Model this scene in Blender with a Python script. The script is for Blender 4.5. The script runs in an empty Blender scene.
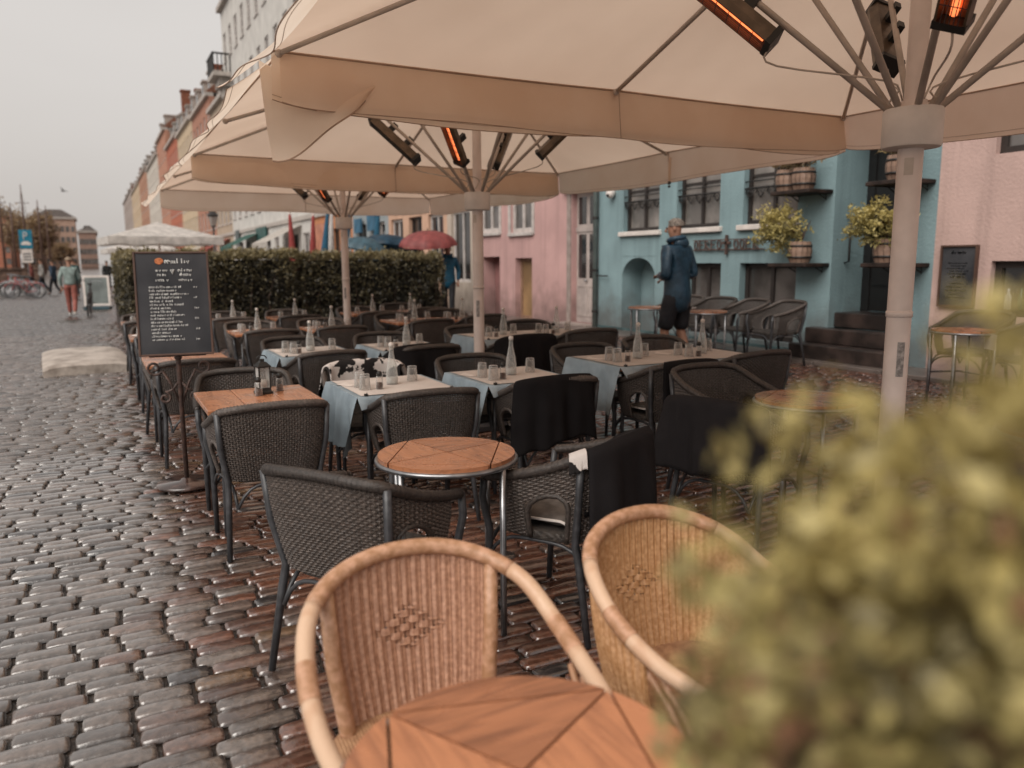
import bpy, math, random
import numpy as np
from mathutils import Vector, Matrix, noise
random.seed(7); rng = np.random.default_rng(7)
scene = bpy.context.scene; COL = scene.collection
R = math.radians; PI = math.pi

# ------------------------------------------------------------------ materials
MATS = {}
def mat(name, col, rough=0.7, spec=0.4, var=0.12, scale=6.0, bump=0.0, bscale=40.0, metal=0.0, coat=0.0, col2=None, mask=(0.4, 0.65), trans=0.0, sheen=0.0, coords='Object', stretch=None):
    if name in MATS: return MATS[name]
    m = bpy.data.materials.new(name); m.use_nodes = True
    nt = m.node_tree; N = nt.nodes; L = nt.links
    b = N['Principled BSDF']; b.inputs['Roughness'].default_value = rough
    b.inputs['Specular IOR Level'].default_value = spec; b.inputs['Metallic'].default_value = metal
    b.inputs['Coat Weight'].default_value = coat; b.inputs['Coat Roughness'].default_value = 0.15
    if sheen: b.inputs['Sheen Weight'].default_value = sheen
    tc = N.new('ShaderNodeTexCoord'); mp = N.new('ShaderNodeMapping'); L.new(tc.outputs[coords], mp.inputs[0])
    if stretch: mp.inputs['Scale'].default_value = stretch
    nz = N.new('ShaderNodeTexNoise'); nz.inputs['Scale'].default_value = scale; nz.inputs['Detail'].default_value = 7
    L.new(mp.outputs[0], nz.inputs[0])
    c = (*col, 1); c2 = (*(col2 if col2 else [x * (1 - 2.2 * var) for x in col]), 1)
    rp = N.new('ShaderNodeValToRGB'); rp.color_ramp.elements[0].position = mask[0]; rp.color_ramp.elements[1].position = mask[1]
    rp.color_ramp.elements[0].color = c2; rp.color_ramp.elements[1].color = c
    L.new(nz.outputs[0], rp.inputs[0]); L.new(rp.outputs[0], b.inputs['Base Color'])
    mr = N.new('ShaderNodeMapRange'); mr.inputs[3].default_value = min(1, rough * 1.2); mr.inputs[4].default_value = rough * 0.8
    L.new(nz.outputs[0], mr.inputs[0]); L.new(mr.outputs[0], b.inputs['Roughness'])
    if bump:
        n2 = N.new('ShaderNodeTexNoise'); n2.inputs['Scale'].default_value = bscale; n2.inputs['Detail'].default_value = 5
        L.new(mp.outputs[0], n2.inputs[0])
        bp = N.new('ShaderNodeBump'); bp.inputs['Strength'].default_value = bump; bp.inputs['Distance'].default_value = 0.02
        L.new(n2.outputs[0], bp.inputs['Height']); L.new(bp.outputs[0], b.inputs['Normal'])
    if trans:
        tr = N.new('ShaderNodeBsdfTranslucent'); L.new(rp.outputs[0], tr.inputs[0])
        mx = N.new('ShaderNodeMixShader'); mx.inputs[0].default_value = trans
        L.new(b.outputs[0], mx.inputs[1]); L.new(tr.outputs[0], mx.inputs[2]); L.new(mx.outputs[0], N['Material Output'].inputs[0])
    MATS[name] = m; return m

def stucco(name, col):
    """wall plaster: broad stains, dirt near the ground, fine bump"""
    m = mat(name, col, 0.85, 0.25, 0.07, 1.3, 0.35, 28.0)
    nt = m.node_tree; N = nt.nodes; L = nt.links; b = N['Principled BSDF']
    src = b.inputs['Base Color'].links[0].from_socket
    g = N.new('ShaderNodeNewGeometry'); sp = N.new('ShaderNodeSeparateXYZ'); L.new(g.outputs['Position'], sp.inputs[0])
    n = N.new('ShaderNodeTexNoise'); n.inputs['Scale'].default_value = 3.0; n.inputs['Detail'].default_value = 8
    L.new(g.outputs['Position'], n.inputs[0])
    a = N.new('ShaderNodeMath'); a.operation = 'MULTIPLY_ADD'; a.inputs[1].default_value = 1.3; L.new(n.outputs[0], a.inputs[0]); a.inputs[2].default_value = -0.35
    s = N.new('ShaderNodeMath'); s.operation = 'SUBTRACT'; L.new(sp.outputs[2], s.inputs[0]); L.new(a.outputs[0], s.inputs[1])
    r = N.new('ShaderNodeMapRange'); r.inputs[1].default_value = 0.0; r.inputs[2].default_value = 0.75; r.inputs[3].default_value = 0.62; r.inputs[4].default_value = 0.0
    L.new(s.outputs[0], r.inputs[0])
    mx = N.new('ShaderNodeMix'); mx.data_type = 'RGBA'; L.new(r.outputs[0], mx.inputs[0]); L.new(src, mx.inputs[6]); mx.inputs[7].default_value = (0.09, 0.065, 0.055, 1)
    # rain streaks
    mp = N.new('ShaderNodeMapping'); mp.inputs['Scale'].default_value = (5, 5, 0.25); L.new(g.outputs['Position'], mp.inputs[0])
    n2 = N.new('ShaderNodeTexNoise'); n2.inputs['Scale'].default_value = 1.6; n2.inputs['Detail'].default_value = 6; L.new(mp.outputs[0], n2.inputs[0])
    r2 = N.new('ShaderNodeMapRange'); r2.inputs[1].default_value = 0.5; r2.inputs[2].default_value = 0.75; r2.inputs[3].default_value = 0.0; r2.inputs[4].default_value = 0.45
    L.new(n2.outputs[0], r2.inputs[0])
    m2 = N.new('ShaderNodeMix'); m2.data_type = 'RGBA'; L.new(r2.outputs[0], m2.inputs[0]); L.new(mx.outputs[2], m2.inputs[6]); m2.inputs[7].default_value = (*[x * .55 for x in col], 1)
    L.new(m2.outputs[2], b.inputs['Base Color'])
    return m

def wood(name, c1, c2, axis=1, rough=0.35, coat=0.3):
    if name in MATS: return MATS[name]
    m = bpy.data.materials.new(name); m.use_nodes = True; nt = m.node_tree; N = nt.nodes; L = nt.links; b = N['Principled BSDF']
    tc = N.new('ShaderNodeTexCoord'); mp = N.new('ShaderNodeMapping'); s = [24, 24, 24]; s[axis] = 2.0; mp.inputs['Scale'].default_value = s
    L.new(tc.outputs['Object'], mp.inputs[0])
    n = N.new('ShaderNodeTexNoise'); n.inputs['Scale'].default_value = 2.2; n.inputs['Detail'].default_value = 9; n.inputs['Distortion'].default_value = 1.1; L.new(mp.outputs[0], n.inputs[0])
    n3 = N.new('ShaderNodeTexNoise'); n3.inputs['Scale'].default_value = 7.0; n3.inputs['Detail'].default_value = 4; L.new(tc.outputs['Object'], n3.inputs[0])
    at = N.new('ShaderNodeAttribute'); at.attribute_name = 'tone'
    ad = N.new('ShaderNodeMath'); ad.operation = 'MULTIPLY_ADD'; L.new(n.outputs[0], ad.inputs[0]); ad.inputs[1].default_value = 1.5; ad.inputs[2].default_value = -0.28
    a2 = N.new('ShaderNodeMath'); a2.operation = 'MULTIPLY_ADD'; L.new(n3.outputs[0], a2.inputs[0]); a2.inputs[1].default_value = 0.5; L.new(ad.outputs[0], a2.inputs[2])
    a3 = N.new('ShaderNodeMath'); a3.operation = 'SUBTRACT'; L.new(a2.outputs[0], a3.inputs[0]); L.new(at.outputs['Fac'], a3.inputs[1])
    rp = N.new('ShaderNodeValToRGB'); rp.color_ramp.elements[0].position = 0.15; rp.color_ramp.elements[1].position = 0.85
    rp.color_ramp.elements[0].color = (*c2, 1); rp.color_ramp.elements[1].color = (*c1, 1); L.new(a3.outputs[0], rp.inputs[0])
    L.new(rp.outputs[0], b.inputs['Base Color'])
    rr = N.new('ShaderNodeMapRange'); rr.inputs[1].default_value = .35; rr.inputs[2].default_value = .65; rr.inputs[3].default_value = rough * .5; rr.inputs[4].default_value = rough * 1.5
    L.new(n3.outputs[0], rr.inputs[0]); L.new(rr.outputs[0], b.inputs['Roughness'])
    bp = N.new('ShaderNodeBump'); bp.inputs['Strength'].default_value = 0.25; bp.inputs['Distance'].default_value = 0.004; L.new(n.outputs[0], bp.inputs['Height']); L.new(bp.outputs[0], b.inputs['Normal'])
    b.inputs['Coat Weight'].default_value = coat; b.inputs['Coat Roughness'].default_value = 0.2
    MATS[name] = m; return m

def wicker(name, c1, c2, rough=0.5):
    """strand colour: varies strand to strand"""
    m = mat(name, c1, rough, 0.4, 0.2, 60.0, 0.3, 300.0, col2=c2, mask=(0.35, 0.62)); return m

def weave_mat(name, c1, c2, n=90.0):
    if name in MATS: return MATS[name]
    m = mat(name, c1, 0.5, 0.4, 0.2, 40, col2=c2)
    N = m.node_tree.nodes; L = m.node_tree.links; b = N['Principled BSDF']
    tc = N.new('ShaderNodeTexCoord'); w = []
    for d in ('X', 'Y'):
        q = N.new('ShaderNodeTexWave'); q.bands_direction = d; q.inputs['Scale'].default_value = n / 6.28; L.new(tc.outputs['Object'], q.inputs[0]); w.append(q)
    mu = N.new('ShaderNodeMath'); mu.operation = 'MULTIPLY'; L.new(w[0].outputs['Fac'], mu.inputs[0]); L.new(w[1].outputs['Fac'], mu.inputs[1])
    bp = N.new('ShaderNodeBump'); bp.inputs['Strength'].default_value = 0.8; bp.inputs['Distance'].default_value = 0.004
    L.new(mu.outputs[0], bp.inputs['Height']); L.new(bp.outputs[0], b.inputs['Normal'])
    return m

def emis(name, col, s):
    if name in MATS: return MATS[name]
    m = bpy.data.materials.new(name); m.use_nodes = True; N = m.node_tree.nodes; L = m.node_tree.links; b = N['Principled BSDF']
    tc = N.new('ShaderNodeTexCoord'); nz = N.new('ShaderNodeTexNoise'); nz.inputs['Scale'].default_value = 30; L.new(tc.outputs['Object'], nz.inputs[0])
    mu = N.new('ShaderNodeMath'); mu.operation = 'MULTIPLY_ADD'; mu.inputs[1].default_value = s; mu.inputs[2].default_value = s * .4; L.new(nz.outputs[0], mu.inputs[0])
    b.inputs['Base Color'].default_value = (*col, 1); b.inputs['Emission Color'].default_value = (*col, 1); L.new(mu.outputs[0], b.inputs['Emission Strength'])
    MATS[name] = m; return m

def glass(name, tint=(.9, .92, .9), clear=0.72, rough=0.03):
    if name in MATS: return MATS[name]
    m = bpy.data.materials.new(name); m.use_nodes = True; N = m.node_tree.nodes; L = m.node_tree.links
    t = N.new('ShaderNodeBsdfTransparent'); t.inputs[0].default_value = (*tint, 1)
    g = N.new('ShaderNodeBsdfPrincipled'); g.inputs['Base Color'].default_value = (.66, .65, .63, 1); g.inputs['Roughness'].default_value = rough; g.inputs['Specular IOR Level'].default_value = 0.9
    lw = N.new('ShaderNodeLayerWeight'); lw.inputs[0].default_value = 0.35
    tc = N.new('ShaderNodeTexCoord'); nz = N.new('ShaderNodeTexNoise'); nz.inputs['Scale'].default_value = 25; L.new(tc.outputs['Object'], nz.inputs[0])
    mr = N.new('ShaderNodeMapRange'); mr.inputs[3].default_value = 1 - clear; mr.inputs[4].default_value = 0.9; L.new(lw.outputs['Facing'], mr.inputs[0])
    ad = N.new('ShaderNodeMath'); ad.operation = 'MULTIPLY_ADD'; L.new(nz.outputs[0], ad.inputs[0]); ad.inputs[1].default_value = 0.25; L.new(mr.outputs[0], ad.inputs[2])
    sb = N.new('ShaderNodeMath'); sb.operation = 'SUBTRACT'; sb.use_clamp = True; L.new(ad.outputs[0], sb.inputs[0]); sb.inputs[1].default_value = 0.12
    mx = N.new('ShaderNodeMixShader'); L.new(sb.outputs[0], mx.inputs[0]); L.new(t.outputs[0], mx.inputs[1]); L.new(g.outputs[0], mx.inputs[2])
    L.new(mx.outputs[0], N['Material Output'].inputs[0]); MATS[name] = m; return m

def pane_mat(name, col=(.03, .032, .035), rough=0.06):
    m = mat(name, col, rough, 0.9, 0.3, 1.2, 0.06, 1.5); return m

def attr_mat(name, rough, spec, attr='col', bump=0.4, bscale=50, wet=True, coat=0.0):
    if name in MATS: return MATS[name]
    m = bpy.data.materials.new(name); m.use_nodes = True; N = m.node_tree.nodes; L = m.node_tree.links; b = N['Principled BSDF']
    at = N.new('ShaderNodeAttribute'); at.attribute_name = attr
    g = N.new('ShaderNodeNewGeometry'); nz = N.new('ShaderNodeTexNoise'); nz.inputs['Scale'].default_value = bscale; nz.inputs['Detail'].default_value = 6
    L.new(g.outputs['Position'], nz.inputs[0])
    mr = N.new('ShaderNodeMapRange'); mr.inputs[1].default_value = .3; mr.inputs[2].default_value = .7; mr.inputs[3].default_value = .6; mr.inputs[4].default_value = 1.35; L.new(nz.outputs[0], mr.inputs[0])
    mx = N.new('ShaderNodeMix'); mx.data_type = 'RGBA'; mx.blend_type = 'MULTIPLY'; mx.inputs[0].default_value = 1; L.new(at.outputs['Color'], mx.inputs[6]); L.new(mr.outputs[0], mx.inputs[7])
    L.new(mx.outputs[2], b.inputs['Base Color'])
    bp = N.new('ShaderNodeBump'); bp.inputs['Strength'].default_value = bump; bp.inputs['Distance'].default_value = 0.01; L.new(nz.outputs[0], bp.inputs['Height']); L.new(bp.outputs[0], b.inputs['Normal'])
    n2 = N.new('ShaderNodeTexNoise'); n2.inputs['Scale'].default_value = 1.7; n2.inputs['Detail'].default_value = 4; L.new(g.outputs['Position'], n2.inputs[0])
    m2 = N.new('ShaderNodeMapRange'); m2.inputs[1].default_value = .35; m2.inputs[2].default_value = .65; m2.inputs[3].default_value = rough * .6; m2.inputs[4].default_value = rough * 1.5; L.new(n2.outputs[0], m2.inputs[0])
    L.new(m2.outputs[0], b.inputs['Roughness']); b.inputs['Specular IOR Level'].default_value = spec
    b.inputs['Coat Weight'].default_value = coat; b.inputs['Coat Roughness'].default_value = 0.16; b.inputs['Coat IOR'].default_value = 1.62
    MATS[name] = m; return m

def leaf_mat(name, ca, cb, cc, trans=0.3):
    if name in MATS: return MATS[name]
    m = bpy.data.materials.new(name); m.use_nodes = True; N = m.node_tree.nodes; L = m.node_tree.links; b = N['Principled BSDF']
    at = N.new('ShaderNodeAttribute'); at.attribute_name = 'tone'
    tc = N.new('ShaderNodeTexCoord'); nz = N.new('ShaderNodeTexNoise'); nz.inputs['Scale'].default_value = 5; L.new(tc.outputs['Object'], nz.inputs[0])
    ad = N.new('ShaderNodeMath'); ad.operation = 'MULTIPLY_ADD'; L.new(nz.outputs[0], ad.inputs[0]); ad.inputs[1].default_value = .5; L.new(at.outputs['Fac'], ad.inputs[2])
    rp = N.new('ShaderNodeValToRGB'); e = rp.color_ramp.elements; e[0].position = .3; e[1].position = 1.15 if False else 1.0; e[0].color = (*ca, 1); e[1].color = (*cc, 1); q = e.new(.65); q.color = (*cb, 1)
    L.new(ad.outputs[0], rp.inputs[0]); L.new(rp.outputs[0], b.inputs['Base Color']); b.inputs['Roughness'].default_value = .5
    tr = N.new('ShaderNodeBsdfTranslucent'); L.new(rp.outputs[0], tr.inputs[0]); mx = N.new('ShaderNodeMixShader'); mx.inputs[0].default_value = trans
    L.new(b.outputs[0], mx.inputs[1]); L.new(tr.outputs[0], mx.inputs[2]); L.new(mx.outputs[0], N['Material Output'].inputs[0])
    MATS[name] = m; return m

# ------------------------------------------------------------------ mesh builder
class MB:
    def __init__(s): s.v = []; s.f = []; s.t = []
    def add(s, vs, fs, tone=0.0):
        o = len(s.v); s.v += [tuple(p) for p in vs]; s.f += [tuple(i + o for i in f) for f in fs]; s.t += [tone] * len(vs); return s
    def box(s, c, d, rz=0.0, tone=0.0, bev=0.0, M=None):
        x, y, z = d[0] / 2, d[1] / 2, d[2] / 2; cs, sn = math.cos(rz), math.sin(rz)
        if bev > 0:
            b = min(bev, x * .9, y * .9, z * .9); vs = []; fs = []
            lv = [(-z, b), (-z + b, 0), (z - b, 0), (z, b)]
            for (zz, ins) in lv:
                X, Y = x - ins, y - ins; k = b * .7
                vs += [(-X + k, -Y, zz), (X - k, -Y, zz), (X, -Y + k, zz), (X, Y - k, zz), (X - k, Y, zz), (-X + k, Y, zz), (-X, Y - k, zz), (-X, -Y + k, zz)]
            for l in range(3):
                for i in range(8): j = (i + 1) % 8; fs.append((l * 8 + i, l * 8 + j, l * 8 + 8 + j, l * 8 + 8 + i))
            fs.append(tuple(range(7, -1, -1))); fs.append(tuple(range(24, 32)))
        else:
            vs = [(-x, -y, -z), (x, -y, -z), (x, y, -z), (-x, y, -z), (-x, -y, z), (x, -y, z), (x, y, z), (-x, y, z)]
            fs = [(3, 2, 1, 0), (4, 5, 6, 7), (0, 1, 5, 4), (1, 2, 6, 5), (2, 3, 7, 6), (3, 0, 4, 7)]
        if M is not None: vs = [tuple(M @ Vector(p)) for p in vs]
        else: vs = [(c[0] + p[0] * cs - p[1] * sn, c[1] + p[0] * sn + p[1] * cs, c[2] + p[2]) for p in vs]
        return s.add(vs, fs, tone)
    def b2(s, a, b, tone=0.0, bev=0.0):
        return s.box([(a[i] + b[i]) / 2 for i in range(3)], [abs(b[i] - a[i]) for i in range(3)], 0, tone, bev)
    def tube(s, pts, r, n=8, cap=True, closed=False, tone=0.0, flat=1.0):
        pts = [Vector(p) for p in pts]; m = len(pts); vs = []; up = None
        rr = r if isinstance(r, (list, tuple)) else [r] * m
        for i in range(m):
            if closed: t = pts[(i + 1) % m] - pts[i - 1]
            else: t = pts[min(i + 1, m - 1)] - pts[max(i - 1, 0)]
            if t.length < 1e-9: t = Vector((0, 0, 1))
            t.normalize()
            if up is None: up = Vector((0, 0, 1)) if abs(t.z) < .9 else Vector((1, 0, 0))
            a = up - t * up.dot(t)
            if a.length < 1e-6: a = t.orthogonal()
            a.normalize(); b = t.cross(a); up = a
            for k in range(n):
                q = 2 * PI * k / n; vs.append(pts[i] + a * (rr[i] * flat * math.cos(q)) + b * (rr[i] * math.sin(q)))
        fs = []
        for i in range(m if closed else m - 1):
            j = (i + 1) % m
            for k in range(n): l = (k + 1) % n; fs.append((i * n + k, i * n + l, j * n + l, j * n + k))
        if cap and not closed: fs.append(tuple(range(n - 1, -1, -1))); fs.append(tuple((m - 1) * n + k for k in range(n)))
        return s.add(vs, fs, tone)
    def lathe(s, prof, c=(0, 0, 0), n=20, tone=0.0, a0=0.0):
        vs = []; fs = []
        for (r, z) in prof:
            for k in range(n): q = 2 * PI * k / n + a0; vs.append((c[0] + r * math.cos(q), c[1] + r * math.sin(q), c[2] + z))
        for i in range(len(prof) - 1):
            for k in range(n): l = (k + 1) % n; fs.append((i * n + k, i * n + l, (i + 1) * n + l, (i + 1) * n + k))
        if prof[0][0] > 1e-4: fs.append(tuple(range(n - 1, -1, -1)))
        if prof[-1][0] > 1e-4: fs.append(tuple((len(prof) - 1) * n + k for k in range(n)))
        return s.add(vs, fs, tone)
    def prism(s, poly, z0, z1, tone=0.0, M=None):
        n = len(poly); vs = [(x, y, z0) for x, y in poly] + [(x, y, z1) for x, y in poly]
        fs = [tuple(range(n - 1, -1, -1)), tuple(range(n, 2 * n))] + [(i, (i + 1) % n, n + (i + 1) % n, n + i) for i in range(n)]
        if M is not None: vs = [tuple(M @ Vector(p)) for p in vs]
        return s.add(vs, fs, tone)
    def grid(s, fn, nu, nv, tone=0.0, closed=False):
        vs = [fn(i / nu, j / nv) for j in range(nv + 1) for i in range(nu + 1)]; w = nu + 1
        fs = [(j * w + i, j * w + i + 1, (j + 1) * w + i + 1, (j + 1) * w + i) for j in range(nv) for i in range(nu)]
        return s.add(vs, fs, tone)
    def ball(s, c, r, n=10, m=7, tone=0.0):
        r = r if isinstance(r, (tuple, list)) else (r, r, r); vs = []; fs = []
        for j in range(m + 1):
            th = PI * j / m
            for k in range(n): q = 2 * PI * k / n; vs.append((c[0] + r[0] * math.sin(th) * math.cos(q), c[1] + r[1] * math.sin(th) * math.sin(q), c[2] - r[2] * math.cos(th)))
        for j in range(m):
            for k in range(n): l = (k + 1) % n; fs.append((j * n + k, j * n + l, (j + 1) * n + l, (j + 1) * n + k))
        return s.add(vs, fs, tone)
    def build(s, name, m, parent=None, smooth=False, loc=None):
        me = bpy.data.meshes.new(name); me.from_pydata(s.v, [], s.f); me.materials.append(m)
        if any(s.t):
            a = me.attributes.new('tone', 'FLOAT', 'POINT'); a.data.foreach_set('value', s.t)
        if smooth:
            me.polygons.foreach_set('use_smooth', [True] * len(me.polygons))
            if smooth == 'auto': me.set_sharp_from_angle(angle=R(40))
        me.update(); o = bpy.data.objects.new(name, me); COL.objects.link(o)
        if parent is not None: o.parent = parent
        if loc is not None: o.location = loc
        return o

def np_mesh(name, V, F, m, col=None, tone=None, smooth=False, parent=None):
    me = bpy.data.meshes.new(name); nv, nf = len(V), len(F); k = F.shape[1]
    me.vertices.add(nv); me.vertices.foreach_set('co', np.asarray(V, np.float32).ravel())
    me.loops.add(nf * k); me.loops.foreach_set('vertex_index', F.astype(np.int32).ravel())
    me.polygons.add(nf); me.polygons.foreach_set('loop_start', np.arange(0, nf * k, k, dtype=np.int32))
    if smooth: me.polygons.foreach_set('use_smooth', np.ones(nf, dtype=bool))
    me.update(calc_edges=True); me.validate()
    if col is not None:
        a = me.attributes.new('col', 'FLOAT_COLOR', 'POINT'); a.data.foreach_set('color', np.asarray(col, np.float32).ravel())
    if tone is not None:
        a = me.attributes.new('tone', 'FLOAT', 'POINT'); a.data.foreach_set('value', np.asarray(tone, np.float32).ravel())
    me.materials.append(m); o = bpy.data.objects.new(name, me); COL.objects.link(o)
    if parent is not None: o.parent = parent
    return o

def tag(o, label, cat, group=None):
    o['label'] = label; o['category'] = cat
    if group: o['group'] = group
    return o
def thing(name, label, cat, loc=(0, 0, 0), rz=0.0, group=None):
    o = bpy.data.objects.new(name, None); COL.objects.link(o); o.location = loc; o.rotation_euler = (0, 0, rz); o.empty_display_size = .1
    return tag(o, label, cat, group)
def struct(o): o['kind'] = 'structure'; return o
def kids(o): return [c for c in bpy.data.objects if c.parent == o]
def dup(root, loc, rz, label, group=None):
    r = root.copy(); COL.objects.link(r); r.location = loc; r.rotation_euler = (0, 0, rz); r['label'] = label
    if group: r['group'] = group
    if root.name not in TREE or not isinstance(TREE[root.name], dict): TREE[root.name] = {'k': [(c, kids(c)) for c in kids(root)]}
    for ch, gk in TREE[root.name]['k']:
        c = ch.copy(); COL.objects.link(c); c.parent = r
        for g in gk:
            d = g.copy(); COL.objects.link(d); d.parent = c
    return r
TREE = {}
def gz(x): return 0.24 * min(max((x - 2.7) / 6.0, 0), 1)
def crom(P, n):
    """Catmull-Rom through control points"""
    P = [Vector(p) for p in P]; P = [P[0] * 2 - P[1]] + P + [P[-1] * 2 - P[-2]]; out = []; m = len(P) - 3
    for k in range(n + 1):
        t = k / n * m; i = min(int(t), m - 1); f = t - i; a, b, c, d = P[i:i + 4]
        out.append(0.5 * ((2 * b) + (c - a) * f + (2 * a - 5 * b + 4 * c - d) * f * f + (-a + 3 * b - 3 * c + d) * f ** 3))
    return out

# ------------------------------------------------------------------ palette
M_ral = mat('dark_synthetic_wicker', (.098, .077, .066), .42, .5, .25, 70, .3, 250, col2=(.050, .040, .035))
M_seatd = weave_mat('dark_woven_seat', (.07, .058, .05), (.035, .03, .027), 300)
M_cane = mat('honey_cane', (.54, .31, .20), .38, .5, .2, 45, .2, 200, col2=(.36, .19, .10))
M_caneP = mat('pale_peeled_cane', (.60, .41, .28), .38, .5, .1, 9, .1, 100, col2=(.54, .34, .22), mask=(.42, .5))
M_canew = mat('cane_weave', (.50, .275, .175), .5, .4, .2, 90, .2, 200, col2=(.33, .165, .10))
M_caney = mat('golden_cane_weave', (.57, .33, .165), .5, .4, .2, 90, .2, 200, col2=(.40, .20, .08))
M_caneseat = weave_mat('cane_seat_weave', (.50, .29, .16), (.33, .17, .09), 240)
M_steel = mat('brushed_steel', (.33, .33, .34), .32, .6, .15, 20, metal=.9)
M_legd = mat('dark_metal_leg', (.055, .055, .06), .4, .5, .2, 30)
M_teak = wood('wet_teak', (.44, .185, .090), (.15, .055, .030), 1, .30, .45)
M_teakx = wood('wet_teak_cross_grain', (.39, .160, .078), (.13, .050, .028), 0, .30, .45)
M_under = mat('dark_underside', (.03, .022, .018), .8)
M_canvas = mat('cream_canvas', (.77, .60, .475), .8, .2, .06, .8, .10, 160, trans=.52, col2=(.68, .515, .40), mask=(.35, .65))
M_val = mat('valance_canvas', (.92, .79, .67), .8, .2, .08, 2.2, .12, 160, trans=.52, col2=(.85, .70, .57), mask=(.35, .65))
M_pole = mat('ivory_painted_metal', (.76, .64, .58), .38, .5, .08, 5, .05, 60)
M_rib = mat('ivory_ribs', (.50, .42, .36), .45, .5, .1, 8)
M_seam = mat('canvas_seam', (.46, .31, .22), .8)
M_heat = mat('bronze_heater_shell', (.15, .105, .07), .4, .5, .2, 12, metal=.4)
M_black = mat('black_plastic', (.02, .019, .018), .45)
M_glow = emis('glowing_element', (1.0, .22, .07), 2.2)
M_refl = mat('glow_tinted_reflector', (.60, .25, .12), .3, .6, .2, 30, metal=.7)  # lit heaters only: the element's orange glow put into the colour
M_refl2 = mat('worn_sticker', (.42, .38, .36), .5, .4, .25, 60)
M_refr = emis('red_heater_glow', (1.0, .12, .05), 2.5)
M_cloth = mat('blue_grey_cloth', (.30, .365, .41), .85, .2, .1, 8, .25, 300)
M_paper = mat('greige_table_runner', (.56, .50, .46), .75, .3, .05, 5, .1, 120)
M_blank = mat('black_fleece_blanket', (.018, .016, .017), .95, .1, .06, 8, .25, 260)
M_white = mat('off_white_paint', (.72, .65, .60), .6, .4, .08, 6)
M_glassb = glass('bottle_glass', (.93, .94, .92), .80)
M_glasst = glass('tumbler_glass', (.94, .93, .92), .97, .05)
M_iron = mat('wrought_iron', (.028, .024, .022), .5, .5, .3, 20, .2, 60)
M_rust = mat('rusted_iron', (.11, .06, .045), .55, .5, .3, 25, .3, 80, col2=(.05, .03, .025))
M_board = mat('blackboard_face', (.028, .029, .033), .75, .2, .25, 2.5, col2=(.06, .06, .065))
M_chalk = mat('chalk_writing', (.72, .72, .70), .9, .1, .2, 60)
M_chalko = mat('orange_chalk', (.62, .22, .10), .9, .1, .2, 60)
M_bfr = mat('brown_board_frame', (.10, .055, .04), .45)

def rand_tint(m, lo, hi):
    N = m.node_tree.nodes; L = m.node_tree.links; b = N['Principled BSDF']; src = b.inputs['Base Color'].links[0].from_socket
    oi = N.new('ShaderNodeObjectInfo'); mr = N.new('ShaderNodeMapRange'); mr.inputs[3].default_value = lo; mr.inputs[4].default_value = hi; L.new(oi.outputs['Random'], mr.inputs[0])
    mx = N.new('ShaderNodeMix'); mx.data_type = 'RGBA'; mx.blend_type = 'MULTIPLY'; mx.inputs[0].default_value = 1; L.new(src, mx.inputs[6]); L.new(mr.outputs[0], mx.inputs[7]); L.new(mx.outputs[2], b.inputs['Base Color'])
rand_tint(M_ral, .62, 1.25); rand_tint(M_teak, .75, 1.2); rand_tint(M_cloth, .85, 1.15); rand_tint(M_paper, .88, 1.1); rand_tint(M_blank, .6, 1.2)
# ------------------------------------------------------------------ world, sun, camera
CAMZ = 1.55
w = bpy.data.worlds.new("World"); scene.world = w; w.use_nodes = True; N = w.node_tree.nodes; L = w.node_tree.links; N.clear()
sky = N.new('ShaderNodeTexSky'); sky.sky_type = 'NISHITA'; sky.sun_disc = False; sky.sun_elevation = R(46); sky.sun_rotation = R(238); sky.dust_density = 6; sky.air_density = 1.5
hs = N.new('ShaderNodeHueSaturation'); hs.inputs['Saturation'].default_value = .12; L.new(sky.outputs[0], hs.inputs['Color'])
bg1 = N.new('ShaderNodeBackground'); bg1.inputs[1].default_value = .05; L.new(hs.outputs[0], bg1.inputs[0])
# cloud sheet: even grey with very soft mottling
tc = N.new('ShaderNodeTexCoord'); mp = N.new('ShaderNodeMapping'); mp.inputs['Scale'].default_value = (1, 1, 2.5); L.new(tc.outputs['Generated'], mp.inputs[0])
nz = N.new('ShaderNodeTexNoise'); nz.inputs['Scale'].default_value = 1.3; nz.inputs['Detail'].default_value = 4; L.new(mp.outputs[0], nz.inputs[0])
rp = N.new('ShaderNodeValToRGB'); rp.color_ramp.elements[0].position = .3; rp.color_ramp.elements[1].position = .75
rp.color_ramp.elements[0].color = (.50, .462, .432, 1); rp.color_ramp.elements[1].color = (.60, .560, .528, 1); L.new(nz.outputs[0], rp.inputs[0])
bg2 = N.new('ShaderNodeBackground'); bg2.inputs[1].default_value = .93; L.new(rp.outputs[0], bg2.inputs[0])
ad = N.new('ShaderNodeAddShader'); L.new(bg1.outputs[0], ad.inputs[0]); L.new(bg2.outputs[0], ad.inputs[1])
out = N.new('ShaderNodeOutputWorld'); L.new(ad.outputs[0], out.inputs[0])
sl = bpy.data.lights.new('sun', 'SUN'); sl.energy = 2.2; sl.angle = R(50); sl.color = (1, .93, .85); so = bpy.data.objects.new('sun', sl); COL.objects.link(so)
az = R(238); el = R(46); d = Vector((math.sin(az) * math.cos(el), math.cos(az) * math.cos(el), math.sin(el))); so.rotation_euler = (-d).to_track_quat('-Z', 'Y').to_euler()
cd = bpy.data.cameras.new('camera'); cam = bpy.data.objects.new('camera', cd); COL.objects.link(cam); scene.camera = cam
p, y, r = R(8.95), R(27.8), R(-.35)
FW = Vector((math.sin(y) * math.cos(p), math.cos(y) * math.cos(p), -math.sin(p))); RT = Vector((math.cos(y), -math.sin(y), 0)); UP = RT.cross(FW)
RT2 = math.cos(r) * RT + math.sin(r) * UP; UP2 = -math.sin(r) * RT + math.cos(r) * UP
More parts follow.
